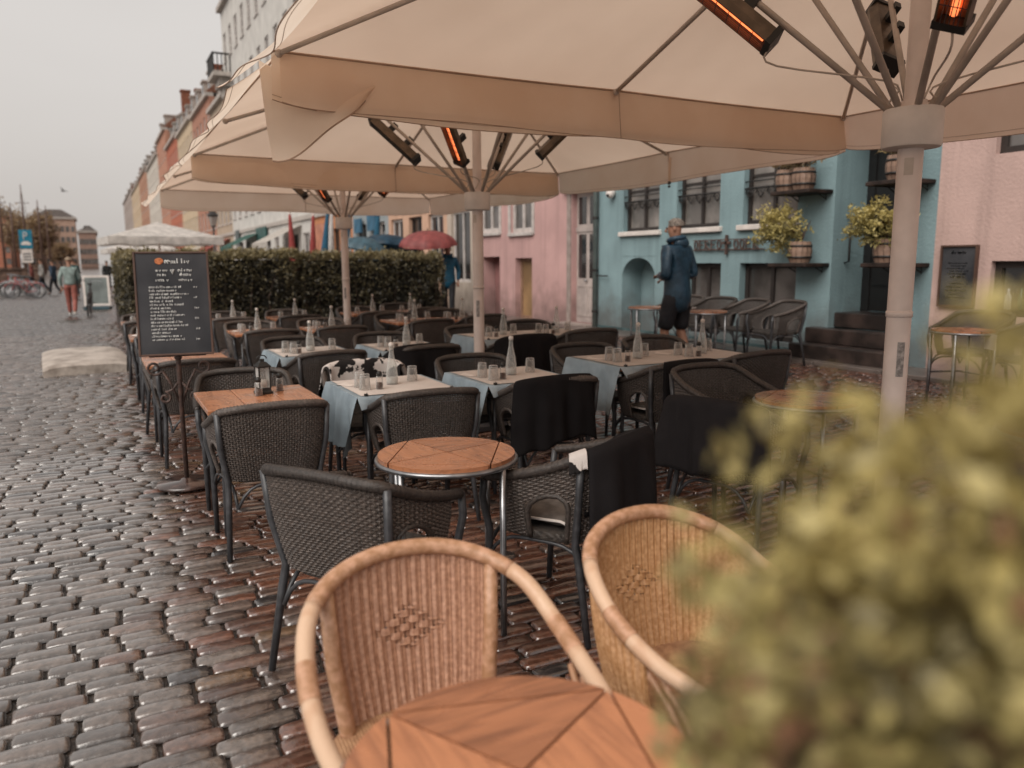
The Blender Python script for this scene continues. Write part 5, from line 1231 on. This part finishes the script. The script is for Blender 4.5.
person('grey haired man in a navy hooded jacket and black shorts walking past the teal house', (6.42, 7.72, gz(6.42)), R(14), 1.07, JOG, M_navy, M_blk, M_hg, shorts=True, long_top=True, hood=True)
person('person in a grey green top and red trousers walking away beside a bicycle', (-.70, 26.9, 0), R(-8), .98, WALK, garment('sage_top', (.25, .31, .29)), garment('brick_red_trousers', (.33, .11, .085)), mat('fair_hair', (.35, .26, .18), .8), shoes=(.5, .48, .45))
person('man in a dark green coat farther along the street', (-.9, 41, 0), R(10), 1.0, WALK, garment('dark_green_coat', (.035, .10, .10)), M_blk, M_hb, long_top=True, detail=False)
crowd = [(-1.9, 46, (.03, .05, .08), 'in a dark blue coat'), (-2.6, 50, (.28, .26, .24), 'in a pale jacket'), (.6, 52, (.02, .02, .02), 'in black, right of the walkers'), (-3.4, 55, (.18, .05, .04), 'in a dull red coat'), (1.2, 38, (.20, .17, .16), 'in a grey brown coat near the hedge'), (-1.2, 60, (.06, .06, .07), 'in charcoal, far up the street')]
for x, yy, c_, l in crowd: person('distant walker ' + l, (x, yy, gz(x)), R(random.uniform(-60, 200)), random.uniform(.95, 1.03), WALK, garment('coat_%d' % yy, c_), M_blk, M_hb, detail=False, long_top=True, group='distant walkers in the street')
HOLD = dict(WALK); HOLD.update(el_r=(.26, .10, 1.20), wr_r=(.12, .30, 1.38))
M_poncho = garment('bright_blue_raincoat', (.012, .085, .145), .5)
def held_umbrella(x, yy, zt, r, m, label, tilt=(.15, .1), lean=(0, 0)):
    t = thing('umbrella', label, 'umbrella', (x, yy, zt - .35), 0, 'rain umbrellas behind the hedge'); b = MB(); n = 8
    def f(u, v):
        a = u * 2 * PI; sc = 1 - .10 * (1 - abs(math.cos(a * n / 2))) * v; rr_ = r * math.sin(v * PI / 2 * .95) * sc; return (rr_ * math.cos(a), rr_ * math.sin(a), .35 * math.cos(v * PI / 2) + .02)
    b.grid(f, 48, 10); b.build('canopy', m, t, True); b = MB(); b.tube([(0, 0, .43), (0, 0, -.50)], .008, 6); b.tube([(0, .02 * math.sin(q), -.5 - .03 * (1 - math.cos(q))) for q in (0, 1, 2, 3)], .012, 6); b.build('handle', M_black, t); b = MB()
    for k in range(8): a = 2 * PI * k / 8; b.tube([f(k / 8, j / 6) for j in range(7)], .004, 4)
    b.build('rib', M_black, t); t.rotation_euler = (tilt[0], tilt[1], .3); return t
M_redu = mat('red_umbrella_cloth', (.30, .075, .07), .55, .4, .15, 6, trans=.2); M_bluu = mat('blue_umbrella_cloth', (.018, .06, .10), .5, .4, .2, 6, trans=.2); M_teau = mat('grey_blue_umbrella_cloth', (.07, .14, .18), .5, .4, .2, 6, trans=.2)
def behind(px, Y):  # helper used while drafting: street position seen along a picture column, kept as plain numbers below
    return None
person('person in a bright blue raincoat under the red umbrella at the hedge end', (7.55, 17.6, gz(7.5)), R(150), .98, HOLD, M_poncho, M_blk, M_hb, long_top=True, hood=True)
held_umbrella(7.05, 17.6, 2.26, .70, M_redu, 'dull red rain umbrella above the hedge end', (.10, -.12))
person('person in a brick red coat beside the blue raincoat', (6.95, 17.9, gz(7)), R(170), .96, HOLD, garment('brick_coat', (.22, .06, .05)), M_blk, M_hb, group='people with umbrellas behind the hedge')
held_umbrella(6.45, 18.8, 2.18, .78, M_bluu, 'dark blue rain umbrella left of the red one', (-.10, .15)); held_umbrella(5.85, 18.6, 2.12, .66, M_teau, 'grey blue rain umbrella, leftmost behind the hedge', (.12, .2))
for x, yy, l in ((6.5, 18.9, 'under the dark blue umbrella'), (5.85, 18.7, 'under the grey blue umbrella')): person('person standing ' + l, (x, yy, gz(x)), R(160), .97, HOLD, M_blk, M_blk, M_hb, detail=False, group='people with umbrellas behind the hedge')

# ------------------------------------------------------------------ bicycle
def bicycle(name, label, loc, rz, col, group=None, lean=0.08):
    t = thing(name, label, 'bicycle', loc, rz, group); fr = mat('frame_%s' % '_'.join('%.2f' % c for c in col), col, .35, .5, .1, 10, coat=.4)
    for yy in (-.53, .53):
        b = MB(); b.tube([(0, yy + .33 * math.cos(a), .34 + .33 * math.sin(a)) for a in [2 * PI * k / 32 for k in range(32)]], .018, 6, closed=True); w_ = b.build('wheel', M_black, t, True)
        b = MB(); b.tube([(0, yy + .31 * math.cos(a), .34 + .31 * math.sin(a)) for a in [2 * PI * k / 32 for k in range(32)]], .008, 4, closed=True)
        for k in range(14): a = 2 * PI * k / 14; b.tube([(0, yy, .34), (0, yy + .31 * math.cos(a), .34 + .31 * math.sin(a))], .002, 3)
        b.tube([(-.05, yy, .34), (.05, yy, .34)], .02, 8); b.build('rim', M_steel, w_)
    b = MB(); A, S_, Hh, Bk = (0, -.53, .34), (0, -.18, .82), (0, .36, .86), (0, -.08, .30)
    for a, c in ((Bk, S_), (Bk, Hh), (S_, (0, .33, .78)), (A, Bk), (A, S_)): b.tube([a, c], .017, 8)
    b.tube([Hh, (0, .40, .66), (0, .53, .34)], .016, 8); b.tube([Hh, (0, .33, 1.0)], .015, 8); b.tube([S_, (0, -.20, .93)], .013, 8)
    for yy in (-.53, .53): b.tube([(0, yy + .37 * math.cos(a), .34 + .37 * math.sin(a)) for a in [PI * (.15 + .6 * k / 12) + (0 if yy > 0 else PI * .1) for k in range(13)]], .02, 5)
    b.build('frame', fr, t, True); b = MB(); b.tube([(-.30, .16, 1.02), (-.26, .28, 1.04), (0, .33, 1.02), (.26, .28, 1.04), (.30, .16, 1.02)], .012, 8); b.build('handlebar', M_steel, t, True)
    b = MB(); b.ball((0, -.22, .95), (.075, .14, .035), 12, 6); b.build('saddle', M_black, t, True); b = MB(); b.tube([(-.10, -.08, .22), (-.06, -.08, .30), (.06, -.08, .30), (.10, -.08, .38)], .012, 6); b.box((-.14, -.08, .22), (.09, .06, .02)); b.box((.14, -.08, .38), (.09, .06, .02)); b.build('pedal', M_black, t)
    t.rotation_euler = (0, lean, rz); return t
bicycle('bicycle', 'dark bicycle wheeled by the walker in red trousers, front basket end away', (-.26, 27.1, 0), R(-4), (.03, .03, .035))
BC = [(.30, .04, .03), (.04, .07, .10), (.35, .34, .32), (.05, .05, .05), (.28, .06, .04), (.10, .16, .18)]
for k in range(8):
    bicycle('bicycle', ['red', 'blue', 'grey', 'black', 'dark red', 'teal', 'old red', 'old blue'][k] + ' parked bicycle in the row at the left edge', (-2.95 - .10 * k + .12 * math.sin(k * 2), 42.0 + k * .75, 0), R(70 + 9 * math.sin(k)), BC[k % 6], 'bicycles parked at the quay side', .12)

# ------------------------------------------------------------------ street things beyond the tables
t = thing('advertising_board', 'white framed grey pavement board beside the hedge end', 'pavement board', (-.02, 30.6, 0), R(-14)); b = MB(); W_, H_ = .42, 1.15
for a, c in (((-W_, -.02, .12), (-W_ + .07, .02, H_)), ((W_ - .07, -.02, .12), (W_, .02, H_)), ((-W_ + .07, -.02, H_ - .07), (W_ - .07, .02, H_)), ((-W_ + .07, -.02, .12), (W_ - .07, .02, .19))): b.b2(a, c)
b.build('frame', M_white, t); b = MB(); b.b2((-W_ + .07, -.01, .19), (W_ - .07, .012, H_ - .07)); b.build('panel', mat('grey_poster', (.22, .25, .24), .4, .4, .2, 2), t); b = MB(); b.b2((-.4, -.25, 0), (.4, .25, .09)); b.build('base', mat('dark_blue_base', (.04, .08, .10), .5), t)
b = MB(); b.grid(lambda u, v: ((u - .5) * 1.15 * (1 - .02 * abs(v - .5)), (v - .5) * 2.6, .17 - .06 * (abs(2 * u - 1) ** 5) - .05 * (abs(2 * v - 1) ** 8)), 16, 24)
vs0 = b.v[:]; W17 = 17
edge = [i for i in range(17)] + [17 * (j + 1) - 1 for j in range(1, 25)] + [17 * 24 + i for i in range(15, -1, -1)] + [17 * j for j in range(23, 0, -1)]
b.add([b.v[i] for i in edge] + [(b.v[i][0], b.v[i][1], -.02) for i in edge], [(k, (k + 1) % len(edge), len(edge) + (k + 1) % len(edge), len(edge) + k) for k in range(len(edge))])
o = b.build('stone_slab', mat('pale_worn_stone', (.44, .38, .33), .55, .4, .22, 4, .5, 22, col2=(.22, .18, .15), mask=(.32, .6)), None, 'auto'); o.location = (-.26, 13.9, 0); o.rotation_euler = (0, 0, R(3)); tag(o, 'low pale stone slab lying on the cobbles left of the tables', 'slab')
# far market parasol
def small_parasol(x, yy, a_, ztop, zh, label, m, group=None):
    t = thing('parasol', label, 'parasol', (x, yy, gz(x)), R(5), group); b = MB(); b.grid(lambda u, v: ((u * 2 - 1) * a_, (v * 2 - 1) * a_, ztop - (ztop - zh) * max(abs(u * 2 - 1), abs(v * 2 - 1))), 16, 16)
    C4 = [(-1, -1), (1, -1), (1, 1), (-1, 1)]
    for k in range(4): p0, p1 = C4[k], C4[(k + 1) % 4]; b.grid(lambda u, v: ((p0[0] + (p1[0] - p0[0]) * u) * a_, (p0[1] + (p1[1] - p0[1]) * u) * a_, zh - .2 * v + .02 * math.sin(u * 18)), 14, 1)
    b.build('canopy', m, t); b = MB(); b.tube([(0, 0, 0), (0, 0, ztop)], .035, 8); b.build('pole', M_pole, t, True)
small_parasol(1.72, 25.5, 1.5, 2.75, 2.28, 'smaller pale parasol beyond the hedge', mat('pale_canvas', (.78, .73, .68), .8, trans=.35)); small_parasol(1.9, 41, 1.5, 2.7, 2.2, 'beige parasol far up the street', MATS['pale_canvas'])
# closed parasols and shop things
def closed_parasol(x, yy, m, label, tx):
    t = thing('closed_parasol', label, 'closed parasol', (x, yy, gz(x)), 0, 'closed parasols before the orange red house'); b = MB(); b.lathe([(.03, 1.0), (.16, 1.1), (.13, 1.6), (.09, 2.3), (.05, 3.0), (.0005, 3.1)], n=10); b.v = [(q[0] * (1 + .25 * math.sin(math.atan2(q[1], q[0]) * 5)), q[1] * (1 + .25 * math.cos(math.atan2(q[1], q[0]) * 5)), q[2]) for q in b.v]; b.build('canopy', m, t, True)
    b = MB(); b.tube([(0, 0, 0), (0, 0, 3.15)], .03, 8); b.box((0, 0, .04), (.5, .5, .08)); b.build('pole', M_pole, t); t.rotation_euler = (0, tx, 0)
M_flagb = garment('deep_blue_canvas', (.02, .10, .17)); M_flagr = garment('dull_red_canvas', (.30, .05, .045)); M_flagw = garment('off_white_canvas', (.55, .52, .5))
for k, (x, yy, m, l, tx) in enumerate(((6.4, 25.5, M_flagb, 'closed deep blue parasol leaning left', .12), (6.9, 26.2, M_flagw, 'closed off white parasol between the blue ones', .06), (7.3, 26.9, M_flagb, 'closed deep blue parasol leaning right', .20), (6.1, 27.6, M_flagr, 'closed dull red parasol', -.03), (6.9, 28.6, M_flagr, 'closed dull red parasol by the blue one', .05), (7.6, 23.8, M_flagb, 'short closed blue parasol nearest the peach house', .1))): closed_parasol(x, yy, m, l, tx)
for k, (yy, z, w_, h_, col, l) in enumerate(((26.6, 2.9, .9, .55, (.03, .13, .22), 'upper blue shop sign on the grey blue house'), (28.2, 2.85, .8, .5, (.03, .13, .22), 'second blue shop sign on the grey blue house'), (33.6, 2.4, 1.6, 1.5, (.50, .20, .12), 'orange poster board on the orange red house'), (22.0, 3.4, 3.2, .18, (.62, .58, .54), 'long pale sign band on the peach house'), (47.0, 3.1, 3.0, .9, (.03, .10, .09), 'dark green awning board on the tall pale house'), (55.5, 3.2, 1.4, 1.0, (.10, .12, .12), 'dark shop board on the tall pale house'))):
    t = thing('shop_sign', l, 'shop sign', (FX - .12, yy, z), 0); b = MB(); b.b2((-.04, -w_ / 2, -h_ / 2), (.02, w_ / 2, h_ / 2)); b.build('panel', mat('sign_%d' % k, col, .5, .4, .15, 3), t); b = MB()
    for s in (-1, 1): b.b2((.02, s * w_ * .4 - .02, -.02), (.12, s * w_ * .4 + .02, .02))
    b.build('bracket', M_iron, t)
# wall lantern and shop awnings
t = thing('street_lamp', 'black street lantern on a post beyond the small parasol', 'street lamp', (4.6, 36, gz(4.6))); b = MB(); b.tube([(0, 0, 0), (0, 0, .6), (0, 0, 3.0)], [.09, .05, .04], 10); b.build('post', M_iron, t, True); b = MB(); b.lathe([(.10, 3.0), (.20, 3.45), (.24, 3.47), (.12, 3.65), (.03, 3.75), (.0005, 3.8)], n=6); b.build('lantern_head', M_iron, t); b = MB(); b.lathe([(.105, 3.04), (.19, 3.42)], n=6); b.v = [(q[0] * 1.04, q[1] * 1.04, q[2]) for q in b.v]; b.build('pane', P_pale, t)
for (yy, w_, col, l) in ((39.5, 4, (.55, .50, .45), 'pale'), (50.5, 5, (.04, .11, .09), 'dark green'), (62, 5, (.30, .07, .05), 'dull red'), (72, 6, (.50, .45, .38), 'sand coloured')):
    b = MB(); b.grid(lambda u, v: (FX - .02 - 1.6 * v, yy - w_ / 2 + w_ * u, 3.3 - .8 * v), 14, 3); b.grid(lambda u, v: (FX - 1.62, yy - w_ / 2 + w_ * u, 2.5 - .25 * v * (1 + .25 * math.sin(u * 50))), 28, 1); o = b.build('awning', mat('awning_' + l.replace(' ', '_'), col, .8, trans=.2)); tag(o, l + ' shop awning along the far house row', 'awning')
# left: sign post, low wall, crowd barrier, trees, masts, buildings
t = thing('parking_sign', 'blue square sign over a white plate on a post at the left', 'sign', (-3.2, 50, 0), R(5)); t.scale = (.72, .72, .9); b = MB(); b.tube([(0, .04, 0), (0, .04, 3.7)], .04, 8); b.build('post', M_steel, t, True)
b = MB(); b.b2((-.42, -.02, 2.65), (.42, .02, 3.75), 0, .01); p_ = b.build('blue_plate', mat('sign_blue', (.02, .22, .33), .4), t); b = MB()
b.tube([(-.12, -.028, 3.2), (-.12, -.028, 3.6), (.04, -.028, 3.6), (.11, -.028, 3.52), (.11, -.028, 3.46), (.04, -.028, 3.40), (-.10, -.028, 3.40)], .03, 6); b.b2((-.32, -.03, 2.85), (.32, -.022, 2.98)); b.b2((-.22, -.03, 2.98), (.18, -.022, 3.07)); b.build('symbol', M_white, p_)
b = MB(); b.b2((-.36, -.02, 1.8), (.36, .02, 2.6), 0, .01); q_ = b.build('white_plate', M_white, t); b = MB()
for zz in (1.95, 2.12, 2.29): b.b2((-.26, -.028, zz), (.26, -.022, zz + .07))
b.build('lettering', mat('dark_lettering', (.08, .09, .1), .6), q_)
b = MB(); b.b2((-40, 66, 0), (-3.6, 66.5, 1.15), 0, .03); b.b2((-40, 65.9, 1.15), (-3.5, 66.6, 1.3)); o = b.build('low_wall', mat('brown_brick_wall', (.16, .10, .075), .8, .3, .25, 3, .4, 10)); tag(o, 'low brown wall closing the quay at the left', 'wall')
def far_block(x0, x1, y0, y1, h, col, label, seed, cols=7, fl=3, roof=(.10, .08, .07)):
    t = thing('building', label, 'building'); b = MB(); b.b2((x0, y0, -.5), (x1, y1, h)); b.build('wall', stucco('far_%d' % seed, [q * 1.15 for q in col]), t); b = MB(); b.b2((x0 - .4, y0 - .4, h), (x1 + .4, y1 + .4, h + .5)); b.build('cornice', MATS['stone_trim'], t)  # far walls: colour lightened in place of distance haze
    b = MB(); b.add([(x0 - .2, y0 - .2, h + .5), (x1 + .2, y0 - .2, h + .5), (x1 + .2, y1, h + .5), (x0 - .2, y1, h + .5), (x0 + 3, (y0 + y1) / 2, h + 2.8), (x1 - 3, (y0 + y1) / 2, h + 2.8)], [(0, 1, 5, 4), (1, 2, 5), (2, 3, 4, 5), (3, 0, 4)]); b.build('roof', mat('far_roof_%d' % seed, roof, .8, .3, .2, 2), t)
    for f_ in range(fl):
        for c_ in range(cols):
            xc = x0 + (x1 - x0) * (c_ + .5) / cols; z = 1.5 + (h - 2) * f_ / fl; b = MB(); b.b2((xc - .42, y0 - .05, z), (xc + .42, y0 - .004, z + (h - 2) / fl * .52)); b.build('window', P_mid, t)
    rebase(t, ((x0 + x1) / 2, y0, 0)); return t
far_block(-13.4, -3.8, 236, 250, 13.0, (.40, .27, .21), 'pinkish brown block closing the far end of the street', 1, 8, 4); far_block(-3.6, 1.0, 262, 300, 10.5, (.30, .20, .16), 'lower brown wing right of the far block', 2, 5, 3); far_block(-34, -15.5, 205, 220, 12, (.34, .14, .09), 'red brick gabled building at the left edge', 3, 8, 4); far_block(-15.4, -13.0, 225, 240, 10, (.30, .22, .17), 'brown building behind the autumn trees', 4, 8, 3)
M_aut = leaf_mat('autumn_leaves', (.05, .035, .022), (.17, .10, .055), (.28, .19, .10), .3)
def tree(x, yy, h, r, label, seed, n=3500, dens=.25, sz=.28):
    t = thing('tree', label, 'tree', (x, yy, 0), 0, 'autumn trees by the quay'); b = MB(); rr = random.Random(seed); b.tube([(0, 0, 0), (.1, 0, h * .3), (.0, .1, h * .6), (.1, 0, h * .92)], [.22, .17, .10, .03], 8)
    for k in range(12): a = rr.uniform(0, 6.28); z = h * rr.uniform(.35, .8); q = r * rr.uniform(.6, 1.05); b.tube([(.05, .05, z), (q * .5 * math.cos(a), q * .5 * math.sin(a), z + h * .12), (q * math.cos(a), q * math.sin(a), z + h * .2)], [.08, .05, .015], 5)
    b.build('trunk', M_bfr, t, True); leaves('crown', ball_pts((0, 0, h * .68), (r, r, h * .33), dens), n, sz, M_aut, t, seed=seed, aspect=1.4)
tree(-10.0, 150, 9.5, 2.9, 'orange brown autumn tree left of the blue sign', 51); tree(-6.9, 142, 9.5, 2.3, 'rusty autumn tree right of the blue sign', 52); tree(-12.5, 160, 12, 2.5, 'thin autumn tree among the masts', 53, 1500, .05); tree(-5.6, 170, 5.5, 2.4, 'low dark tree before the far block', 54, 2500)
for k, (x, yy, h) in enumerate(((-10.2, 120, 11.6), (-9.0, 120, 9.3), (-7.8, 122, 11.8), (-11.0, 118, 10.6), (-6.2, 124, 10.0), (-5.4, 126, 9.4))):
    t = thing('ship_mast', ['tall dark mast leftmost but one', 'short mast between two tall ones', 'tall mast behind the sign', 'mast at the very left edge', 'mast right of the sign tree', 'short thick mast nearest the far block'][k], 'mast', (x, yy, 0)); b = MB(); b.tube([(0, 0, 0), (0, 0, h * .6), (0, 0, h)], [.17, .13, .05], 8); b.build('pole', M_bfr, t, True); b = MB()
    b.tube([(-.8, 0, h * .8), (.8, 0, h * .8)], .04, 5)
    for s in (-1, 1): b.tube([(0, 0, h * .95), (s * 1.0, 0, h * .3)], .02, 4); b.tube([(0, 0, h * .8), (s * 1.2, .3, h * .3)], .02, 4)
    b.build('rigging', M_bfr, t)
def gull(x, yy, z, label):
    b = MB(); b.ball((0, 0, 0), (.10, .22, .08), 10, 7); b.ball((0, .22, .04), .06, 8, 6)
    for s in (-1, 1): b.add([(s * .05, .10, .03), (s * .45, .05, .22), (s * .85, -.12, .12), (s * .42, -.10, .17), (s * .05, -.12, .03)], [(0, 1, 3, 4), (1, 2, 3)])
    b.add([(-.05, -.18, 0), (.05, -.18, 0), (.08, -.36, 0), (-.08, -.36, 0)], [(0, 1, 2, 3)]); o = b.build('seagull', mat('grey_feathers', (.16, .15, .15), .8), None, True); o.location = (x, yy, z); o.rotation_euler = (0, .3, 1.0); tag(o, label, 'gull', 'gulls over the street')
gull(-2.3, 95, 9.0, 'gull flying low over the street end')
# ------------------------------------------------------------------ foreground shrub
M_bush = leaf_mat('mottled_shrub_leaves', (.020, .019, .012), (.14, .112, .048), (.50, .41, .16), .28)
t = thing('shrub', 'leafy yellow green shrub in a tall planter close to the camera at the right', 'shrub', (.388, .223, 0))
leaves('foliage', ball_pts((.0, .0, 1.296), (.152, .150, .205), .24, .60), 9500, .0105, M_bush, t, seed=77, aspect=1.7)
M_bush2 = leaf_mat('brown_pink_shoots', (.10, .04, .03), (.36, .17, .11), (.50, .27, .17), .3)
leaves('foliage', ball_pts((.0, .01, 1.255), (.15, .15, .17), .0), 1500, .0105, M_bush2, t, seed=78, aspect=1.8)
b = MB(); rr = random.Random(9)
for k in range(22): a = rr.uniform(0, 6.28); q = rr.uniform(.05, .14); b.tube([(0, 0, .9), (q * .5 * math.cos(a), q * .5 * math.sin(a), 1.15), (q * math.cos(a), q * math.sin(a), 1.25 + rr.uniform(0, .2))], [.005, .0035, .0015], 5)
b.build('stem', M_bfr, t); b = MB(); b.lathe([(.0005, 0), (.10, 0), (.14, .85), (.15, .86), (.15, .92), (.135, .92), (.13, .87), (.0005, .87)], n=28); b.build('planter', mat('dark_glazed_planter', (.05, .045, .045), .4), t, True)

# ------------------------------------------------------------------ tidy: the prototypes were only sources
for o in (P_dark, P_bottle, P_tum, P_shk, P_tab, P_tabw): remove_tree(o)
